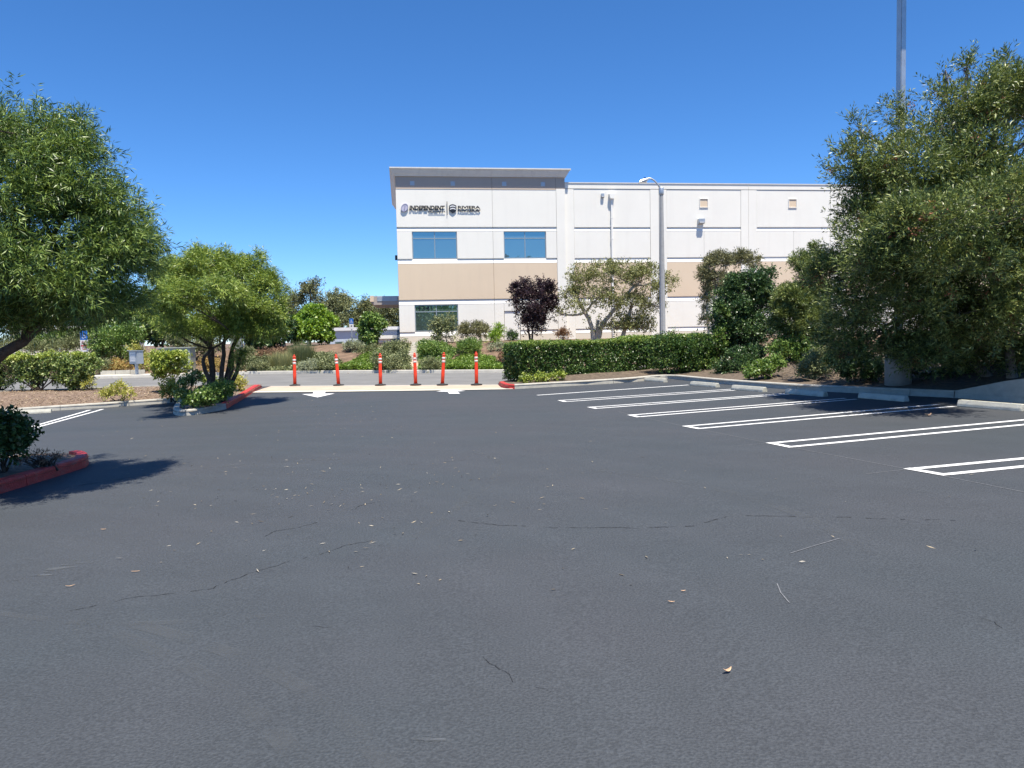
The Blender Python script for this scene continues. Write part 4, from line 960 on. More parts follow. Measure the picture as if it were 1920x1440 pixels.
tree('olive_tree', 'grey-olive tree with pale trunk beside the concrete street lamp', 41.5,
     [(1352, 488, 34, 22, 0, 1.0), (1325, 510, 22, 32, 0, .8), (1390, 490, 30, 22, .1, .9), (1345, 530, 34, 30, -.2, .9), (1322, 560, 18, 30, .1, .6), (1415, 490, 16, 22, .1, .5), (1322, 605, 16, 16, 0, .4), (1370, 545, 30, 30, .3, .9)],
     'needle', LM['olive'], M['barkpale'], 24000, [[(1330, 670), (1328, 610), (1325, 560), (1330, 510)], [(1350, 670, .1), (1348, 600, .1), (1338, 560), (1352, 500)]], 0.08, clear=0.3, amp=0.28, size=1.7, twigs=14)
# --- trees and shrubs of the right-hand bed
tree('evergreen_tree', 'dense dark evergreen tree standing at the right end of the clipped hedge', 27.5,
     [(1400, 540, 52, 36, 0, 1.0), (1372, 580, 46, 44, -.2, 1.0), (1430, 570, 40, 42, .2, 1.0), (1400, 620, 56, 44, -.2, 1.1), (1360, 630, 34, 40, 0, .8), (1440, 515, 20, 18, .2, .5), (1390, 660, 50, 34, 0, 1.0)],
     'small', LM['deep'], M['bark'], 52000, [[(1395, 720), (1396, 660), (1398, 580)], [(1405, 720, .1), (1415, 640), (1425, 580)]], 0.07, clear=0.1, amp=0.2, size=1.7)
shrub('tall_shrub', 'bright green new growth on a shrub against the dark evergreen and the hedge end', 27.0, [(1357, 590, 10, 16, 0, .3), (1350, 640, 16, 30, -.2, .4), (1335, 665, 18, 30, 0, .5)], 'small', LM['mid'], 4200, 1.6, basez=.3)
tree('evergreen_tree', 'rounded grey-green tree between the dark evergreen and the tall right-hand tree', 24.5,
     [(1490, 560, 42, 36, 0, 1.0), (1478, 600, 40, 36, -.2, .9), (1520, 590, 38, 40, .2, .9), (1505, 630, 34, 28, 0, .8), (1500, 485, 32, 26, .2, .7), (1515, 510, 28, 34, .2, .7), (1535, 480, 20, 30, .3, .5), (1470, 580, 24, 26, 0, .6), (1490, 600, 50, 50, 0, 1.1), (1530, 560, 44, 50, .3, 1.0), (1540, 640, 40, 36, .3, .9)],
     'needle', LM['bottle'], M['barkgrey'], 75000, [[(1515, 730), (1512, 660), (1508, 600), (1515, 520)]], 0.08, clear=0.14, amp=0.24, size=1.15)
for lab, D, lobes, sp, lm, n, sz in (
    ('leafy dark shrub merging into the right end of the clipped hedge', 26.8, [(1260, 668, 36, 34, 0, .7), (1300, 672, 32, 36, .1, .7), (1325, 690, 24, 24, 0, .6), (1240, 648, 18, 16, .2, .4)], 'small', 'hedge', 9000, 1.5),
    ('dark rounded shrub under the evergreen tree, above the second wheel stop', 25.0, [(1380, 690, 28, 22, 0, .7), (1405, 678, 26, 24, .2, .7), (1360, 698, 18, 16, 0, .5)], 'small', 'deep', 6000, 1.4),
    ('small light green shrub behind the kerb above the third wheel stop', 22.0, [(1425, 694, 22, 14, 0, .4), (1450, 684, 18, 14, .1, .4), (1410, 700, 14, 9, -.1, .3)], 'broad', 'mid', 2600, 1.1),
    ('dark green shrub below the gap between the right-hand trees', 24.0, [(1490, 665, 28, 24, 0, .7), (1520, 672, 28, 22, .1, .7), (1470, 655, 18, 18, .1, .5), (1455, 668, 16, 20, 0, .4)], 'small', 'mid', 8000, 1.3),
    ('olive shrub with yellowed leaf tips left of the concrete pole base', 20.5, [(1530, 690, 24, 20, 0, .6), (1552, 672, 22, 20, .2, .5), (1510, 700, 16, 12, 0, .4)], 'small', 'sage', 5200, 1.2),
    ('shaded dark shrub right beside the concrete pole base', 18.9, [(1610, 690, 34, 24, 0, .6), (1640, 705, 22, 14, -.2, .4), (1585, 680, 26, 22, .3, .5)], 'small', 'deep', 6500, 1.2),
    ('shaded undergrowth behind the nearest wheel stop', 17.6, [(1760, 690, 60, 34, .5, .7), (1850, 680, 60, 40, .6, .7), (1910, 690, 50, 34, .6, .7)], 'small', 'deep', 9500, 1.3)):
    lobes = [(l[0], l[1] - l[3] * .1, l[2] * 1.3, l[3] * 1.3) + tuple(l[4:]) for l in lobes]
    shrub('shrub', lab, D, lobes, sp, LM[lm], int(n * 1.8), sz, group='shrubs of the right-hand bed')

# --- left bed and island
def bed_depth(px, py): return P(px, py, .18).y
shrub('clipped_shrub', 'clipped hedge shrub with yellow-green top, nearest to the small yellow bush', bed_depth(134, 738), [(148, 690, 36, 28, 0, .5), (160, 680, 28, 16, 0, .5), (140, 708, 32, 26, 0, .5), (120, 685, 26, 22, 0, .5)], 'broad', LM['variegated'], 9500, 1.15, group='clipped shrubs of the left bed', base=134, stems=8)
shrub('clipped_shrub', 'clipped hedge shrub with a bare forked stem, middle of the left row', bed_depth(61, 741), [(62, 692, 38, 28, 0, .5), (80, 682, 32, 18, 0, .5), (55, 708, 32, 24, 0, .5), (100, 696, 24, 26, 0, .5)], 'broad', LM['variegated'], 9000, 1.15, group='clipped shrubs of the left bed', base=61, stems=8, clear=.2)
shrub('clipped_shrub', 'clipped hedge shrub cut off by the left edge of the picture', bed_depth(-4, 742), [(0, 692, 36, 30, 0, .5), (12, 682, 30, 18, 0, .5), (-30, 690, 36, 30, 0, .5), (10, 708, 28, 24, 0, .5)], 'broad', LM['variegated'], 8500, 1.15, group='clipped shrubs of the left bed', base=-4, stems=8)
shrub('hedge_row', 'yellow-green flush of new leaves running along the clipped left row', bed_depth(90, 740), [(155, 668, 26, 5, 0, .45), (105, 668, 34, 5, 0, .45), (45, 670, 36, 5, 0, .45), (-15, 672, 36, 5, 0, .45)], 'broad', LM['hedgetop'], 3600, 1.1, cat='hedge', stems=14)
shrub('low_shrub', 'small yellow-green bush on the mulch behind the left kerb', bed_depth(220, 750), [(205, 738, 18, 12, 0, .35), (222, 728, 18, 16, .1, .35), (240, 738, 12, 12, 0, .3)], 'small', LM['yellow'], 2400, 1.1)
shrub('low_shrub', 'straggly pale shrub at the right foot of the clipped left row', bed_depth(168, 736), [(165, 724, 14, 9, 0, .3), (172, 716, 10, 8, 0, .2)], 'small', LM['yellow'], 700, 1.1)
shrub('clipped_shrub', 'square clipped yellow-green shrub in front of the grey utility cabinet', bed_depth(315, 735), [(318, 680, 34, 22, 0, .6), (300, 668, 22, 10, 0, .5), (335, 667, 22, 10, 0, .5), (310, 700, 26, 18, 0, .5), (345, 690, 18, 18, 0, .4)], 'broad', LM['hedgetop'], 6800, 1.15)
shrub('low_shrub', 'lime yellow shrub at the foot of the square clipped shrub', bed_depth(320, 748), [(318, 724, 16, 13, 0, .35), (332, 735, 16, 12, 0, .35), (310, 738, 10, 8, 0, .3)], 'broad', LM['yellow'], 2300, 1.0)
shrub('low_shrub', 'pale dusty shrub just behind the dark green island shrub', bed_depth(350, 750), [(350, 718, 16, 14, 0, .35), (345, 740, 20, 12, -.1, .35), (365, 705, 14, 12, .2, .3)], 'broad', LM['variegated'], 2400, 1.0)
shrub('rounded_shrub', 'dark green rounded shrub under the island tree behind the pale kerb nose', 20.0, [(392, 740, 34, 20, 0, .7), (372, 750, 26, 14, -.2, .5), (415, 732, 24, 20, .3, .6), (358, 752, 14, 9, -.2, .3)], 'broad', LM['mid'], 7200, 1.0)
shrub('low_shrub', 'yellow-orange tinged shrub beside the bright end of the red kerb', 25.5, [(448, 718, 14, 12, 0, .35), (436, 712, 12, 12, .1, .3), (455, 725, 10, 8, 0, .25)], 'small', LM['yellow'], 1900, 1.1)
shrub('low_shrub', 'yellow-green leaves between the stems at the foot of the island tree', 24.5, [(385, 712, 14, 8, 0, .3), (400, 716, 10, 7, 0, .25)], 'broad', LM['hedgetop'], 900, 1.0)
shrub('dark_shrub', 'shaded broad-leaved shrub on the near red-kerbed island at the left edge', 9.9, [(-5, 825, 56, 52, 0, .5), (22, 828, 36, 42, .1, .4), (-60, 820, 70, 60, 0, .6), (18, 795, 28, 26, 0, .3)], 'broad', LM['deep'], 9000, 1.05, stems=9)
shrub('twiggy_plant', 'dead twiggy growth on the near island in front of the kerb nose', 10.2, [(70, 862, 36, 10, 0, .3), (100, 860, 22, 7, .1, .2)], 'needle', LM['brown'], 500, 0.6, stems=40)

# --- bank across the street, from the left
for nm, lab, D, lobes, sp, lm, n, sz in (
    ('shrub', 'wide mid green shrub behind the grey call box on a post', 42.0, [(215, 640, 34, 22, 0, 1.0), (240, 632, 26, 20, .3, .9), (195, 655, 22, 18, 0, .8), (222, 664, 26, 16, -.3, .7)], 'small', 'mid', 8500, 2.2),
    ('shrub', 'grey-green shrub spilling over the low kerb wall left of the call box', 39.2, [(185, 675, 14, 18, 0, .5), (176, 690, 12, 14, 0, .4), (195, 690, 8, 12, 0, .3)], 'needle', 'sage', 2600, 1.6),
    ('shrub', 'orange dry bush behind the low kerb wall', 39.8, [(220, 686, 14, 10, 0, .4), (235, 690, 12, 9, 0, .4), (205, 692, 8, 6, 0, .3)], 'small', 'dryorange', 2200, 1.6),
    ('shrub', 'yellowish bush right behind the call box', 40.5, [(258, 668, 14, 16, 0, .5), (252, 655, 10, 8, 0, .4), (272, 682, 12, 14, 0, .4)], 'small', 'yellow', 2200, 1.7),
    ('shrub', 'sage-coloured bush seen above the clipped left row', 43.0, [(110, 652, 40, 12, 0, .9), (70, 655, 30, 10, 0, .8), (140, 640, 20, 14, 0, .7), (30, 650, 34, 14, .5, .9)], 'needle', 'sage', 5200, 1.9),
    ('shrub', 'mid green bush behind the accessible parking sign at left', 46.0, [(130, 632, 34, 12, 0, 1.0), (95, 640, 22, 12, 0, .9), (60, 640, 26, 12, .3, .8)], 'small', 'mid', 4800, 2.3),
    ('shrub', 'brownish olive bush behind the grey utility cabinet', 42.5, [(355, 645, 30, 18, 0, .8), (385, 655, 26, 20, .2, .8), (330, 640, 22, 16, .2, .7)], 'small', 'gum', 5200, 2.0),
    ('shrub', 'orange-green bush seen between the stems of the island tree', 40.5, [(402, 690, 16, 16, 0, .6), (385, 688, 14, 14, 0, .5)], 'small', 'dryorange', 2000, 1.7),
    ('shrub', 'pale green bush right of the island tree stems', 41.0, [(465, 668, 16, 14, 0, .5), (450, 680, 14, 14, 0, .4), (478, 684, 12, 12, 0, .4)], 'small', 'sage', 2800, 1.8),
    ('shrub', 'brown-green bush at the street kerb left of the feathery grass', 41.6, [(488, 688, 18, 11, 0, .5), (472, 692, 10, 8, 0, .3), (500, 680, 14, 11, .2, .4)], 'small', 'gum', 2400, 1.6),
    ('shrub', 'rust-tinted bush under the dark trees, left of the first orange post', 43.5, [(520, 664, 24, 10, 0, .6), (498, 668, 18, 9, 0, .5)], 'small', 'brown', 1900, 1.8),
    ('shrub', 'grey stony-leaved mat at the kerb between the first two orange posts', 40.6, [(585, 690, 18, 10, 0, .5), (600, 694, 14, 7, 0, .4), (570, 695, 12, 7, -.1, .4)], 'needle', 'silver', 2400, 1.4),
    ('shrub', 'olive bush just left of the second orange post', 42.4, [(612, 674, 18, 10, 0, .5), (622, 684, 14, 12, -.2, .5), (603, 690, 12, 10, -.3, .4)], 'small', 'sage', 3000, 1.7),
    ('shrub', 'silver-green bush on the bank below the far accessible sign', 46.0, [(662, 650, 14, 8, 0, .5), (654, 654, 8, 6, 0, .3), (672, 654, 8, 6, 0, .3)], 'needle', 'silver', 1600, 1.6),
    ('shrub', 'pale olive bush below the small round tree', 45.3, [(688, 660, 14, 7, 0, .4), (700, 658, 8, 6, 0, .3)], 'needle', 'sage', 1500, 1.6),
    ('shrub', 'grey-green spreading shrub left of the concrete steps, upper part of the bank', 45.5, [(735, 655, 18, 11, 0, .7), (755, 650, 14, 10, 0, .5), (718, 664, 16, 9, -.3, .6)], 'small', 'sage', 3600, 1.8),
    ('shrub', 'olive spreading shrub behind the third orange post', 42.0, [(720, 684, 16, 14, 0, .6), (740, 688, 16, 14, -.2, .5), (755, 676, 14, 14, .6, .5), (705, 676, 10, 12, .3, .4)], 'small', 'gum', 4200, 1.7),
    ('shrub', 'dark green spreading shrub right of the concrete steps', 45.0, [(805, 660, 24, 14, 0, .8), (792, 672, 16, 14, -.5, .6), (826, 672, 20, 12, -.4, .7), (800, 648, 16, 7, .4, .5)], 'small', 'mid', 6200, 1.8),
    ('shrub', 'straw-tipped shrub at the kerb between the fourth and fifth orange posts', 40.3, [(805, 686, 14, 11, 0, .5), (818, 690, 12, 9, 0, .4)], 'needle', 'sage', 1900, 1.5),
    ('shrub', 'rounded dark green shrub with shaded underside above the last orange post', 44.6, [(880, 650, 20, 12, 0, .7), (868, 656, 12, 12, 0, .5), (893, 656, 11, 11, 0, .5)], 'needle', 'mid', 4600, 1.6),
    ('shrub', 'grey domed shrub against the white wall right of the numbered window', 47.8, [(887, 620, 25, 13, 0, .8), (870, 624, 12, 11, 0, .6), (905, 624, 12, 11, 0, .6)], 'needle', 'olive', 3800, 1.8),
    ('shrub', 'upright light green shrub left of the white door', 48.0, [(930, 632, 9, 12, 0, .4), (936, 620, 7, 12, 0, .3), (922, 638, 7, 8, 0, .3)], 'needle', 'lime', 1500, 1.8),
    ('shrub', 'small dark shrub beside the white door', 48.3, [(960, 631, 9, 7, 0, .3)], 'needle', 'deep', 900, 1.6),
    ('shrub', 'pale dry shrub on the mulch below the upright light green shrub', 46.0, [(938, 652, 10, 6, 0, .3), (922, 655, 5, 4, 0, .2)], 'needle', 'silver', 800, 1.5),
    ('shrub', 'reddish dry shrub at the left end of the hedge across the street', 41.5, [(944, 676, 8, 12, 0, .4), (940, 690, 8, 9, 0, .3)], 'small', 'brown', 1300, 1.6),
    ('shrub', 'pink-brown dry shrub right of the purple tree', 47.0, [(1061, 628, 8, 10, 0, .4), (1052, 630, 6, 8, 0, .3)], 'needle', 'brown', 900, 1.7)):
    seat = []                                # every lobe rests on the bank at its own depth
    for l in lobes:
        px_, py_, rx_, ry_ = l[0], l[1] - l[3] * .1, l[2] * 1.22, l[3] * 1.25
        Dl = bank_depth(px_, py_ + ry_ * .85)
        if Dl is None or abs(Dl - D) > 5: Dl = D + l[4]
        Dl = max(Dl, ykerb(PD(px_, 690, Dl).x) + .45)
        seat.append((px_, py_, rx_, ry_, Dl, max(l[5] * 1.2, .35)))
    D = float(np.mean([q[4] for q in seat])); lobes = [q[:4] + (q[4] - D, q[5]) for q in seat]; n = int(n * 1.6)
    shrub(nm, lab, D, lobes, sp, LM[lm], n, sz, group='shrubs on the bank across the street')
tuft('feathery_grass', 'feathery straw-green grass clump left of the first orange post', 528, 41.2, 30, 34, LM['straw'], 1500, group='grass clumps on the bank')
tuft('feathery_grass', 'taller grey-green grass clump behind the first orange post', 566, 42.6, 34, 38, LM['sage'], 1700, group='grass clumps on the bank')
tuft('feathery_grass', 'small straw grass clump at the kerb left of the concrete steps', 748, 39.6, 16, 16, LM['straw'], 600, group='grass clumps on the bank')
tuft('feathery_grass', 'straw grass clump at the kerb right of the concrete steps', 795, 39.0, 15, 17, LM['straw'], 600, group='grass clumps on the bank')
# bright ground cover
def cover(label, poly_px, n, lm, size=1.6):
    pts = [Vector(q) for q in poly_px]; C = []
    x0 = min(p.x for p in pts); x1 = max(p.x for p in pts); y0 = min(p.y for p in pts); y1 = max(p.y for p in pts)
    def inside(x, y):
        r_ = False; k = len(pts); j = k - 1
        for i in range(k):
            if (pts[i].y > y) != (pts[j].y > y) and x < (pts[j].x - pts[i].x) * (y - pts[i].y) / (pts[j].y - pts[i].y) + pts[i].x: r_ = not r_
            j = i
        return r_
    nz = swell(10, .05, 1, 4)
    while len(C) < n:
        x = rnd.uniform(x0, x1); y = rnd.uniform(y0, y1)
        if inside(x, y): C.append((x, y, H(x, y) + rnd.uniform(-.02, .12)))
    C = np.array(C); C[:, 2] += nz(C); T = rng.normal(size=C.shape) * .5; T[:, 2] += 1
    o = leaf_mesh('ground_cover', *twigs_to_leaves(C, T, 'cover', size), lm, None); tag(o, label, 'ground cover', kind='stuff')
def onbank(px, t):                            # a point t of the way up the bank in the direction of px
    lo, hi = 30.0, 60.0
    d = ray(px, 690)
    for _ in range(40):
        mid = (lo + hi) / 2
        if mid < ykerb(d.x * mid): lo = mid
        else: hi = mid
    return (d.x * lo, lo + 0.35 + t)
def onbank_px(px, py):
    Y = bank_depth(px, py); p = PD(px, py, Y); return (p.x, max(p.y, ykerb(p.x) + .3))
cover('bright green creeping ground cover on the bank left of the steps', [onbank_px(*q) for q in ((626, 700), (640, 690), (668, 677), (690, 667), (714, 661), (728, 672), (716, 688), (704, 700))], 5200, LM['cover'])
cover('bright green creeping ground cover on the bank right of the steps', [onbank_px(*q) for q in ((836, 699), (840, 682), (868, 671), (905, 672), (936, 682), (945, 697))], 5200, LM['cover'])
cover('low olive ground plants on the bank between the grass clumps and the first posts', [onbank_px(*q) for q in ((462, 700), (470, 672), (540, 664), (612, 666), (640, 680), (628, 699))], 3600, LM['sage'], 1.9)
cover('low olive ground plants on the bank either side of the third orange post', [onbank_px(*q) for q in ((702, 699), (712, 664), (735, 652), (764, 650), (764, 672), (766, 699))], 2400, LM['sage'], 1.9)
cover('low green ground plants on the bank right of the steps below the young tree', [onbank_px(*q) for q in ((788, 699), (788, 668), (786, 648), (830, 648), (856, 660), (842, 676), (838, 699))], 3000, LM['mid'], 1.8)
# young tree by the window, the lime tree, the small round tree
tree('young_tree', 'thin young tree standing before the numbered ground-floor window', 46.8, [(828, 606, 18, 10, 0, .6), (838, 622, 18, 18, 0, .6), (845, 600, 8, 6, 0, .3), (818, 618, 12, 12, 0, .5), (820, 635, 12, 10, 0, .4), (845, 637, 10, 10, 0, .4)], 'sparse', LM['sage'], M['barkgrey'], 2900, [[(822, 655), (821, 630), (824, 605)], [(838, 655), (836, 630), (838, 605)]], 0.035, clear=.25, size=1.6, amp=.3)
tree('lime_tree', 'bright lime green tree between the dark trees and the white buildings', 47.5, [(588, 592, 28, 22, 0, 1.2), (560, 605, 22, 22, 0, 1.0), (612, 605, 22, 22, .2, 1.0), (580, 620, 36, 26, -.4, 1.3), (610, 632, 22, 14, 0, .9), (556, 628, 18, 20, 0, .8)], 'broad', LM['lime'], M['bark'], 17000, [[(582, 672), (582, 640), (584, 610)]], 0.07, clear=.12, size=2.6, amp=.22)
tree('round_tree', 'small round broad-leaved green tree beside the far accessible sign', 46.5, [(696, 602, 24, 16, 0, .9), (684, 620, 16, 18, 0, .7), (710, 615, 16, 20, 0, .7), (696, 635, 22, 18, 0, .8), (680, 632, 10, 14, 0, .4)], 'big', LM['mid'], M['bark'], 6800, [[(697, 665), (697, 640), (697, 610)]], 0.05, clear=.1, size=1.35, amp=.2)
# dark trees behind the island tree
for lab, D, lobes, n, lm, stems in (
    ('dark green tree right behind the island tree, left of the lime tree', 46.0, [(510, 600, 36, 30, 0, 1.6), (480, 620, 34, 34, 0, 1.5), (535, 620, 26, 30, .3, 1.2), (500, 645, 34, 18, 0, 1.3)], 15000, 'deep', [[(505, 680), (505, 640), (508, 600)]]),
    ('dark green tree seen left of the island tree above the utility cabinet', 47.0, [(300, 610, 40, 36, 0, 1.8), (335, 620, 30, 28, 0, 1.4), (270, 620, 30, 34, .3, 1.5), (310, 640, 34, 16, 0, 1.2)], 15000, 'deep', [[(305, 680), (305, 640), (305, 600)]]),
    ('dark green tree seen through the stems of the island tree', 49.0, [(420, 600, 50, 34, 0, 1.8), (390, 610, 34, 30, 0, 1.5), (450, 615, 30, 30, .3, 1.4)], 12000, 'deep', [[(412, 680), (412, 640), (415, 600)]]),
    ('mid green tree behind the call box, below the left tree crown', 50.0, [(240, 595, 36, 30, 0, 1.6), (205, 600, 32, 26, 0, 1.5), (180, 610, 26, 22, 0, 1.2)], 11000, 'mid', [[(222, 680), (222, 630), (222, 600)]])):
    tree('dark_tree', lab, D, lobes, 'broad', LM[lm], M['bark'], n, stems, 0.09, size=2.7, clear=.12, amp=.22, group='dark trees behind the bank')
# far gum trees
for lab, D, lobes, n, lm, stems in (
    ('far grey-green gum with a tuft standing above its neighbours', 88.0, [(580, 548, 26, 22, 0, 2.2), (590, 535, 14, 12, 0, 1.2), (556, 565, 24, 22, 0, 2.2), (600, 575, 24, 26, 0, 2.2), (575, 600, 40, 30, 0, 2.6)], 9000, 'gumdark', [[(580, 655), (580, 600), (582, 550)]]),
    ('far gum tree with a pale rounded top left of the office building', 84.0, [(630, 562, 22, 18, 0, 1.8), (648, 575, 22, 22, 0, 1.8), (618, 590, 22, 28, 0, 2.0), (645, 605, 28, 28, 0, 2.0)], 9500, 'gum', [[(632, 655), (632, 600), (634, 565)]]),
    ('far gum tree right behind the small round tree', 86.0, [(690, 578, 22, 16, 0, 1.8), (672, 600, 22, 24, 0, 1.8), (700, 605, 26, 28, 0, 2.0)], 8500, 'gumdark', [[(688, 655), (688, 610), (690, 580)]]),
    ('far gum tree under the entrance canopy beside the office corner', 82.0, [(728, 585, 24, 22, 0, 1.8), (735, 615, 24, 26, 0, 1.8), (715, 625, 20, 20, 0, 1.6), (755, 590, 24, 24, 0, 1.8)], 8500, 'gumdark', [[(730, 655), (730, 610), (730, 580)]]),
    ('far gum tree showing between the island tree and the lime tree', 90.0, [(535, 575, 22, 20, 0, 2.0), (520, 595, 22, 24, 0, 2.0), (545, 600, 22, 24, 0, 2.0)], 7000, 'gumdark', [[(532, 655), (532, 610), (534, 575)]])):
    tree('gum_tree', lab, D, lobes, 'gum', LM[lm], M['barkgrey'], n, stems, 0.2, size=1.9, clear=.16, amp=.26, group='far gum trees')
mirror_src = tree('roadside_tree', 'tree behind the viewer that shows as a dark reflection in the office windows', 60.0, [(960, 560, 90, 60, 0, 3.0), (900, 590, 70, 50, 0, 2.6), (1030, 585, 70, 50, 0, 2.6), (960, 620, 110, 40, 0, 3)], 'gum', LM['mid'], M['bark'], 6000, [[(960, 690), (960, 620), (960, 570)]], 0.18, size=2.4, group='trees behind the viewer')
def dup(root, loc, rz, sc=1.0):
    r_ = root.copy(); COL.objects.link(r_); r_.location = loc; r_.rotation_euler = (0, 0, rz); r_.scale = (sc, sc, sc)
    for ch in list(root.children):
        c = ch.copy(); COL.objects.link(c); c.parent = r_
    return r_
spots = [(-12, -44), (-6, -48), (0, -45), (6, -49), (12, -44), (18, -48), (25, -45), (32, -48)]
mirror_src.location = (spots[0][0], spots[0][1], 0); mirror_src.scale = (1.8, 1.8, 1.8)
for i, (x, y) in enumerate(spots[1:]): dup(mirror_src, (x, y, 0), i * 1.3, 3.2 if i == 6 else 1.75 + 0.25 * (i % 3))

# ------------------------------------------------------------------ posts, lamps, signs and small things
def make_post():
    root = empty('delineator_post')
    MB().lathe([(0.2, 0), (0.2, 0.02), (0.18, 0.035), (0.09, 0.045), (0.075, 0.06), (0.0, 0.06)], 24).build('base', M['rubber'], root, True)
    MB().lathe([(0.062, 0.05), (0.062, 0.4), (0.058, 0.72), (0.055, 0.98), (0.057, 1.0), (0.05, 1.015), (0.0, 1.016)], 20).build('tube', M['post'], root, True)
    for z in (0.79, 0.9):
        MB().lathe([(0.05, z), (0.0608, z), (0.0602, z + 0.072), (0.05, z + 0.072)], 20).build('reflective_band', M['reflect'], root, True)
    mb = MB(); mb.lathe([(0.03, 1.01), (0.03, 1.035), (0.062, 1.04), (0.062, 1.062), (0.05, 1.075), (0.03, 1.08), (0.03, 1.1), (0.038, 1.108), (0.035, 1.13), (0.02, 1.14), (0, 1.141)], 18)
    mb.build('grip', M['post'], root, True)
    return root
pp = make_post()
POSTS = [((553, 724), 0.8, 'leftmost upright orange post with white bands, closest to the red kerb'), ((635, 723.7), -3.2, 'second orange post from the left, leaning left, above the down arrow'), ((713.5, 723.5), 1.0, 'third orange post from the left, in front of the olive shrub'),
         ((779.5, 723.2), -0.6, 'fourth orange post from the left, in front of the concrete steps'), ((829.5, 723.2), 4.2, 'fifth orange post from the left, leaning right'), ((893.5, 723), 0.6, 'rightmost orange post, nearest the clipped hedge')]
for i, (q, lean, lab) in enumerate(POSTS):
    p = P(*q); o = pp if i == 0 else dup(pp, (0, 0, 0), 0)
    o.location = (p.x, p.y, 0.018); o.rotation_euler = (0, R(lean) * 0.4, R(i * 50))
    o.rotation_euler = Matrix.Rotation(R(i * 50), 3, 'Z').to_euler()
    for ch in o.children:
        if not ch.name.startswith('base'): ch.rotation_euler = (Matrix.Rotation(-R(i * 50), 3, 'Z') @ Matrix.Rotation(R(lean), 3, 'Y') @ Matrix.Rotation(R(i * 50), 3, 'Z')).to_euler()
    tag(o, lab, 'post', 'orange posts closing the driveway')

# wheel stops
def make_stop():
    mb = MB(); L = 1.22; pr = [(-0.08, 0), (0.08, 0), (0.075, 0.05), (0.045, 0.12), (-0.045, 0.12), (-0.075, 0.05)]
    vs = []
    for x, s in ((-L / 2, .94), (-L / 2 + 0.02, 1), (-L * .27, 1), (L * .27, 1), (L / 2 - 0.02, 1), (L / 2, .94)):
        vs += [(x, y * s, z * s) for y, z in pr]
    k = 6; fs = [(i * k + j, i * k + (j + 1) % k, (i + 1) * k + (j + 1) % k, (i + 1) * k + j) for i in range(5) for j in range(k)] + [tuple(range(k)), tuple(range(5 * k, 6 * k))]
    mb.add(vs, fs); o = mb.build('wheel_stop', M['stop'], None, bevel=0.006)
    for x in (-0.38, 0.38): MB().lathe([(0.018, 0.11), (0.018, 0.124), (0.012, 0.127), (0, 0.127)], 10).build('pin', M['galv'], o).location = (x, 0, 0)
    return o
ws = make_stop(); first = True
STOPS = [((1229, 715.5), 'farthest wheel stop, by the kerb corner at the hedge end'), ((1321, 724.5), 'second farthest concrete wheel stop, sunlit, by the right-hand kerb'), ((1404, 732.5), 'third farthest wheel stop, sunlit, below the light green shrub'),
         ((1511, 741), 'wheel stop at the left edge of the tree shadow'), ((1655, 749.5), 'wheel stop in full tree shade before the concrete pole base'), ((1857, 766), 'nearest wheel stop, dappled, in front of the low wall')]
da_ = (P(1660, 740) - P(1340, 719.5)); ang = math.atan2(da_.y, da_.x)
for q, lab in STOPS:
    p = P(*q); o = ws if first else ws.copy()
    if not first:
        COL.objects.link(o)
        for ch in ws.children: c = ch.copy(); COL.objects.link(c); c.parent = o
    first = False
    o.location = (p.x, p.y, g(p.x, p.y) + 0.001); o.rotation_euler = (0, 0, ang + rnd.uniform(-.04, .04)); tag(o, lab, 'wheel stop', 'concrete wheel stops')
p = P(52, 776); o = ws.copy(); COL.objects.link(o)
for ch in ws.children: c = ch.copy(); COL.objects.link(c); c.parent = o
dq = P(200, 764) - P(0, 777); o.location = (p.x, p.y, g(p.x, p.y) + 0.001); o.rotation_euler = (0, 0, math.atan2(dq.y, dq.x)); tag(o, 'bright wheel stop on the left, below the clipped shrubs', 'wheel stop', 'concrete wheel stops')

# tall square steel light pole on a concrete drum
pb = PD(1684, 700, 18.0); zb_ = bed_right(pb.x, pb.y) - 0.05
lp = tag(empty('light_pole', (pb.x, pb.y, zb_), R(20)), 'tall square grey steel light pole rising behind the right-hand tree', 'light pole')
MB().lathe([(0.29, -0.1), (0.29, 0.72), (0.275, 0.745), (0, 0.746)], 40).build('concrete_base', M['polecon'], lp, True)
MB().box(-0.17, 0.17, -0.17, 0.17, 0.747, 0.79).build('base_plate', M['galv'], lp)
MB().box(-0.075, 0.075, -0.075, 0.075, 0.78, 10.6).build('shaft', M['galv'], lp, bevel=0.012)
MB().box(-0.12, 0.12, -0.12, 0.12, 0.79, 0.98).build('base_cover', M['galv'], lp, bevel=0.02)
hd = MB().box(-0.32, 0.32, -1.0, -0.3, 10.35, 10.5).build('lamp_head', M['galv'], lp, bevel=0.03); MB().box(-0.04, 0.04, -0.3, -0.07, 10.39, 10.46).build('arm', M['galv'], hd)

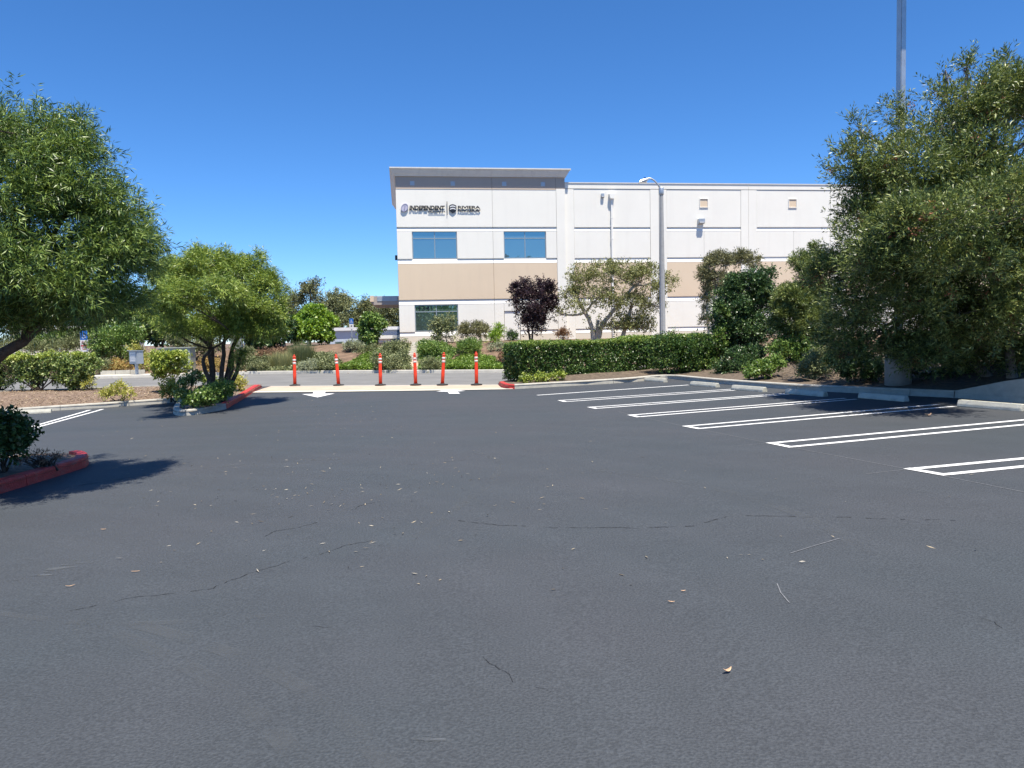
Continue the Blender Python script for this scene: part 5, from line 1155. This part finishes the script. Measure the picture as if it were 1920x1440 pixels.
# concrete street lamp with a bent arm
sp_ = PD(1243, 700, 39.6); zt_ = PD(1243, 352, 39.6).z; zs_ = H(sp_.x, sp_.y)
sl = tag(empty('street_lamp', (sp_.x, sp_.y, zs_)), 'grey concrete street lamp with bent arm before the warehouse wall', 'street lamp'); hh = zt_ - zs_
MB().tube([(0, 0, -0.1), (0, 0, hh * .5), (0, 0, hh - 0.35)], [0.165, 0.135, 0.1], 8).build('pole', M['polecon'], sl)
MB().lathe([(0.11, hh - .36), (0.125, hh - .33), (0.125, hh - .02), (0.1, hh + .02), (0.05, hh + .05), (0, hh + .06)], 16).build('collar', M['galv'], sl, True)
kk = 39.6 / F
arm = [(0, 0, hh - .1), (-6 * kk, 0, hh + 6 * kk), (-12 * kk, 0, hh + 13 * kk), (-18 * kk, 0, hh + 17 * kk), (-24 * kk, 0, hh + 18 * kk), (-28 * kk, 0, hh + 16.5 * kk), (-31 * kk, 0, hh + 14 * kk)]
ao = MB().tube(arm, [0.042] * 7, 10).build('arm', M['galv'], sl, True)
mb = MB(); ex, ez = arm[-1][0], arm[-1][2]
mb.add([(ex + .22, -.11, ez + .02), (ex + .22, .11, ez + .02), (ex - .3, .17, ez - .12), (ex - .3, -.17, ez - .12), (ex + .2, -.09, ez + .13), (ex + .2, .09, ez + .13), (ex - .22, .1, ez + .02), (ex - .22, -.1, ez + .02)],
       [(0, 1, 2, 3), (4, 7, 6, 5), (0, 4, 5, 1), (1, 5, 6, 2), (2, 6, 7, 3), (3, 7, 4, 0)]); lh = mb.build('lamp_head', M['galv'], sl, bevel=0.015)
MB().lathe([(0.05, ez + .1), (0.05, ez + .17), (0.03, ez + .19), (0, ez + .19)], 12).build('photocell', M['blue'], lh, True).location = (ex + .02, 0, 0)
MB().box(ex - .24, ex + .12, -.1, .1, ez - .1, ez - .05).build('lens', M['lens'], lh)

# call box on a post, on a low pad across the street at left
cp = PD(257, 703, 38.9); rz_ = R(-28)
zc_ = 0.13
cb = tag(empty('call_box', (cp.x, cp.y, zc_), rz_), 'grey metal call box on a post across the street at left', 'call box')
MB().box(-.055, .055, -.055, .055, -.05, .6).build('post', M['metalbox'], cb)
MB().box(-.3, .3, -.18, .2, .56, 1.22).build('housing', M['metalbox'], cb, bevel=0.015); MB().box(-.33, .33, -.27, .22, 1.22, 1.25).build('hood', M['metalbox'], cb)
fp = MB().box(-.25, .25, -.2, -.181, .64, 1.18).build('front_panel', M['galv'], cb)
for r_ in range(5): MB().box(-.19, .19, -.212, -.2, .7 + r_ * .095, .745 + r_ * .095).build('louvre', M['signwhite'], fp)
# low kerb wall and pad beside it
wl0 = PD(188, 700, 39.3); wl1 = PD(272, 700, 39.9)
rr_ = empty('low_wall', (wl0.x, wl0.y, 0.1), math.atan2(wl1.y - wl0.y, wl1.x - wl0.x)); tag(rr_, 'low pale concrete wall behind the call box', 'wall'); Lw = (wl1 - wl0).length
for i in range(3): MB().box(Lw * i / 3 + .008, Lw * (i + 1) / 3 - .008, 0, .2, -.1, .26).build('wall_block', M['kerb'], rr_, bevel=0.012)
pts = [PD(168, 700, 38.35), PD(300, 700, 38.95), PD(300, 700, 39.9), PD(165, 700, 39.3)]
tag(MB().prism([(p.x, p.y) for p in pts], 0.02, 0.156).build('sidewalk', M['walk']), kind='structure')
# utility cabinet
cc = PD(334, 700, 40.6); cz = H(cc.x, cc.y)
ut = tag(empty('utility_cabinet', (cc.x, cc.y, cz), R(6)), 'green-grey utility cabinet behind the square clipped shrub', 'cabinet'); ch_ = PD(334, 651, 40.6).z - cz
MB().box(-.85, .85, -.5, .5, -.1, .12).build('plinth', M['walk'], ut); MB().box(-.8, .8, -.45, .45, .12, ch_ - .06).build('housing', M['cabinet'], ut, bevel=0.015)
MB().box(-.86, .86, -.52, .5, ch_ - .058, ch_).build('lid', M['cabinet'], ut, bevel=0.012)
for x in (-.4, .4): MB().box(x - .37, x + .37, -.47, -.451, .18, ch_ - .14).build('door', M['cabinet'], ut)
# accessible parking signs
def wheelchair(parent, cx, cz, s, y):
    mb = MB(); mb.lathe([(s * .09, 0), (s * .09, .004)], 12); mb.v = [(x + cx - s * .02, y - z, yy + cz + s * .34) for x, yy, z in mb.v]; mb.build('symbol_head', M['signwhite'], parent)
    mb = MB(); n = 20; R1, R2 = s * .24, s * .31
    for i in range(n + 1):
        w = R(150) + R(240) * i / n
        for r_ in (R1, R2):
            for yy in (y, y - .004): mb.v.append((cx - s * .04 + r_ * math.cos(w), yy, cz - s * .14 + r_ * math.sin(w)))
    for i in range(n):
        o = i * 4
        for a, b in ((0, 1), (1, 3), (3, 2), (2, 0)): mb.f.append((o + a, o + b, o + 4 + b, o + 4 + a)); mb.mi.append(0)
    mb.build('symbol_wheel', M['signwhite'], parent)
    mb = MB(); mb.prism([(cx - s * .07, cz + s * .24), (cx + s * .03, cz + s * .24), (cx + s * .05, cz), (cx + s * .22, cz - s * .02), (cx + s * .36, cz - s * .3), (cx + s * .27, cz - s * .34), (cx + s * .15, cz - s * .1), (cx - s * .05, cz - s * .08)], y - .004, y, axis='y'); mb.build('symbol_body', M['signwhite'], parent)
def ada_sign(label, px, ytop, ymid, ybot, D, wpx, low):
    c = PD(px, 700, D); z = H(c.x, c.y); k = D / F; root = tag(empty('parking_sign', (c.x, c.y, z)), label, 'sign')
    zt, zm, zl = (PD(px, v, D).z - z for v in (ytop, ymid, ybot)); w = wpx * k
    MB().box(-.03, .03, 0, .05, -.3, zt - .03).build('pole', M['galv'], root)
    bl = MB().box(-w / 2, w / 2, -.012, -.002, zm + .01, zt).build('blue_plate', M['blue'], root); wheelchair(bl, 0, (zm + zt) / 2, min(w, zt - zm) * .95, -.0125)
    lo = MB().box(-w / 2 - .01, w / 2 + .01, -.012, -.002, zl, zm).build('white_plate', M['signwhite'], root)
    if low:
        hgt = zm - zl
        for t, hw, th in ((.86, .36, .03), (.77, .4, .03), (.68, .34, .03), (.5, .46, .13), (.33, .4, .03), (.24, .36, .03), (.15, .3, .03)):
            MB().box(-w * hw, w * hw, -.016, -.0125, zl + hgt * (t - th / 2), zl + hgt * (t + th / 2)).build('print_line', M['signred'], lo)
    else: MB().box(-w * .18, w * .18, -.016, -.0125, zl + (zm - zl) * .5, zl + (zm - zl) * .72).build('arrow_print', M['signblack'], lo)
ada_sign('blue accessible parking sign with red-printed tow notice below, at left', 161, 620, 637.5, 659, 41.5, 13.5, True)
ada_sign('distant blue accessible parking sign with small white plate on a pole', 662, 597, 607.5, 617, 49.0, 7.5, False)
bp_ = PD(445, 700, 45.0); bz = H(bp_.x, bp_.y)
sb = tag(empty('notice_board', (bp_.x, bp_.y, bz)), 'plain pale board on thin posts behind the island tree', 'sign')
MB().box(-.32, .32, -.02, .02, PD(445, 655, 45).z - bz, PD(445, 620, 45).z - bz).build('board', M['cabinet'], sb)
for x in (.36, .5): MB().box(x - .03, x + .03, -.03, .03, -.2, PD(445, 604, 45).z - bz).build('post', M['galv'], sb)
MB().box(.3, .72, -.06, -.035, PD(445, 632, 45).z - bz, PD(445, 623, 45).z - bz).build('small_plate', M['metalbox'], sb)

# concrete steps up the bank
st = PD(776, 700, 41.6)
stp = tag(empty('garden_steps', (st.x, st.y, 0), R(2)), 'narrow concrete steps climbing the planted bank to the building', 'steps')
yk_ = ykerb(st.x) - st.y + .17; mb = MB(); npth = 10
for i in range(npth):
    y_ = yk_ + (0.05 - yk_) * i / (npth - 1); z_ = H(st.x, st.y + y_) + 0.035
    for x_, dz_ in ((-.45, -.2), (-.45, 0), (.45, 0), (.45, -.2)): mb.v.append((x_, y_, z_ + dz_))
mb.f += [(i * 4 + j, i * 4 + (j + 1) % 4, i * 4 + 4 + (j + 1) % 4, i * 4 + 4 + j) for i in range(npth - 1) for j in range(4)] + [(0, 1, 2, 3), tuple(range(npth * 4 - 4, npth * 4))]; mb.mi += [0] * len(mb.f)
mb.build('path', M['apron'], stp)
zz = H(st.x, st.y) + 0.04; yy = 0.0
for i in range(7):
    zi = max(zz + .11, min(zz + .19, H(st.x, st.y + yy + .6) + .08)); MB().box(-.47, .47, yy + .003, yy + .72, zz - .3, zi).build('step', M['walk'], stp, bevel=0.012); zz = zi; yy += .72

# buildings far left, behind the trees
def far_building(label, x0p, x1p, ytop, D, col, roofcol, wins, depth=14, nm='white_building'):
    a = PD(x0p, 645, D); b = PD(x1p, 645, D); z0 = H(a.x, a.y) - .3; zt = PD((x0p + x1p) / 2, ytop, D).z; w = b.x - a.x
    root = tag(empty(nm, (a.x, a.y, z0)), label, 'building')
    MB().box(0, w, 0, depth, 0, zt - z0 - .3).build('wall', col, root); MB().box(-.25, w + .25, -.25, depth + .25, zt - z0 - .298, zt - z0).build('roof', roofcol, root)
    for (u0w, u1w, v0, v1) in wins:
        q = MB().box(w * u0w, w * u1w, -.03, .05, (zt - z0) * v0, (zt - z0) * v1).build('window', M['frame'], root); MB().box(w * u0w + .06, w * u1w - .06, -.045, -.031, (zt - z0) * v0 + .06, (zt - z0) * v1 - .06).build('pane', M['glass'], q)
far_building('pale blue-white low building behind the lime tree and far sign', 615, 745, 613.5, 74, M['bluewall'], M['signwhite'], [(.1, .22, .1, .35), (.26, .4, .1, .35), (.44, .54, .1, .35)])
far_building('low white annex in front of the pale blue building', 682, 732, 629, 68, M['wall'], M['wallband'], [(.1, .3, .2, .6)], 4, 'white_annex')
far_building('low pale building glimpsed under the crown of the left tree', 20, 165, 612, 78, M['base'], M['wall'], [(.2, .35, .3, .6), (.5, .65, .3, .6)], 12, 'pale_building')

# ------------------------------------------------------------------ litter
C = []; 
while len(C) < 430:
    u_ = rnd.random()
    if u_ < .6: px, py = rnd.gauss(600, 240), rnd.gauss(880, 75)
    elif u_ < .8: px, py = rnd.gauss(600, 70), rnd.gauss(775, 22)
    else: px, py = rnd.uniform(50, 1900), rnd.uniform(780, 1120)
    if not (190 < px < 1900 and 745 < py < 1150): continue
    p = P(px, py)
    if abs(p.x) < 20: C.append((p.x, p.y, g(p.x, p.y) + 0.008))
C = np.array(C); n = len(C); an = rng.uniform(0, 6.28, n); D_ = np.stack([np.cos(an), np.sin(an), rng.normal(0, .12, n)], 1); Nn = np.stack([rng.normal(0, .3, n), rng.normal(0, .3, n), np.ones(n)], 1)
tag(leaf_mesh('leaf_litter', C, D_, Nn, rng.uniform(.02, .075, n), rng.uniform(.006, .015, n), LM['litter'], None, .2, -.1), 'small dry leaves strewn over the dark asphalt', 'leaf litter', kind='stuff')
def fallen(label, px, py, L, W, rz, curl):
    p = P(px, py); mb = MB(); k = 7
    for i in range(k):
        t = i / (k - 1); w = W * math.sin(math.pi * min(1, max(0.04, t * .96 + .02))) ** .8; z = curl * (4 * (t - .5) ** 2) * L * .5 + .004
        for s in (-1, 0, 1): mb.v.append(((t - .5) * L, s * w / 2, z + abs(s) * w * .22))
    for i in range(k - 1):
        for j in (0, 1): mb.f.append((i * 3 + j, i * 3 + j + 1, i * 3 + 4 + j, i * 3 + 3 + j)); mb.mi.append(0)
    o = mb.build('fallen_leaf', LM_LEAF, None, True); md = o.modifiers.new('thickness', 'SOLIDIFY'); md.thickness = 0.0012
    o.location = (p.x, p.y, g(p.x, p.y) + .004); o.rotation_euler = (0, 0, rz); tag(o, label, 'leaf', 'larger fallen leaves')
LM_LEAF = mat('tan_dry_leaf', (0.62, 0.4, 0.24), 0.6, 0.35, 60)
fallen('curled tan leaf lying alone on the near asphalt, lower right', 1364, 1262, .05, .022, .5, .7)
fallen('pale tan leaf on the asphalt, the nearer of a pair', 1259, 1131, .042, .011, -.3, .3); fallen('small pale leaf on the asphalt, the farther of a pair', 1281, 1110, .03, .01, .1, .3)
fallen('thin brown leaf left of the long crack', 132, 1101, .06, .009, .5, .3); fallen('thin twig-like leaf above the long crack at left', 254, 1073, .065, .007, .1, .1)
fallen('pale yellow leaf near the left edge below the tree shadow', 194, 994, .05, .012, .1, .2); fallen('brown curled leaf at the edge of the right-hand tree shadow', 1740, 780.5, .14, .06, .3, .6)
# wood chips on the left bed
def inpoly(x, y, pts):
    r_ = False; j = len(pts) - 1
    for i in range(len(pts)):
        if (pts[i].y > y) != (pts[j].y > y) and x < (pts[j].x - pts[i].x) * (y - pts[i].y) / (pts[j].y - pts[i].y) + pts[i].x: r_ = not r_
        j = i
    return r_
LPOLY = LK1 + LK2[1:] + LK3[1:] + LS[1:]
C = []
while len(C) < 7000:
    px, py = rnd.uniform(-60, 345), rnd.uniform(722, 770); p = P(px, py, .13)
    if inpoly(p.x, p.y, LPOLY) and dl(p.x, p.y) > .2: C.append((p.x, p.y, g(p.x, p.y) + 0.1 + 0.1 * sstep(0.1, 1.6, dl(p.x, p.y)) * (1 - sstep(24.5, 28, p.y)) + .012))
C = np.array(C); C = C[[i for i in range(len(C)) if True]]; n = len(C); an = rng.uniform(0, 6.28, n); D_ = np.stack([np.cos(an), np.sin(an), rng.normal(0, .2, n)], 1); Nn = np.stack([rng.normal(0, .4, n), rng.normal(0, .4, n), np.ones(n)], 1)
tag(leaf_mesh('mulch_chips', C, D_, Nn, rng.uniform(.03, .09, n), rng.uniform(.012, .03, n), LM['chips'], None, .1, 0), 'reddish wood chip mulch on the left planting bed', 'mulch', kind='stuff')
# dry prunings on the right bed
mb = MB()
for _ in range(700):
    px, py = rnd.uniform(1395, 1620), rnd.uniform(688, 730); p = P(px, py, .3)
    if not inpoly(p.x, p.y, RPOLY) or dr(p.x, p.y) < .75: continue
    z = bed_right(p.x, p.y); a_ = rnd.uniform(0, 6.28); L_ = rnd.uniform(.15, .6); q = p + Vector((math.cos(a_), math.sin(a_), 0)) * L_
    limb(mb, (p.x, p.y, z + rnd.uniform(0, .05)), (q.x, q.y, bed_right(q.x, q.y) + rnd.uniform(.02, .22)), .008, .003, 3, .1)
tag(mb.build('dry_prunings', M['twig']), 'dry brushwood on the ground behind the right-hand kerb', 'brushwood', kind='stuff')
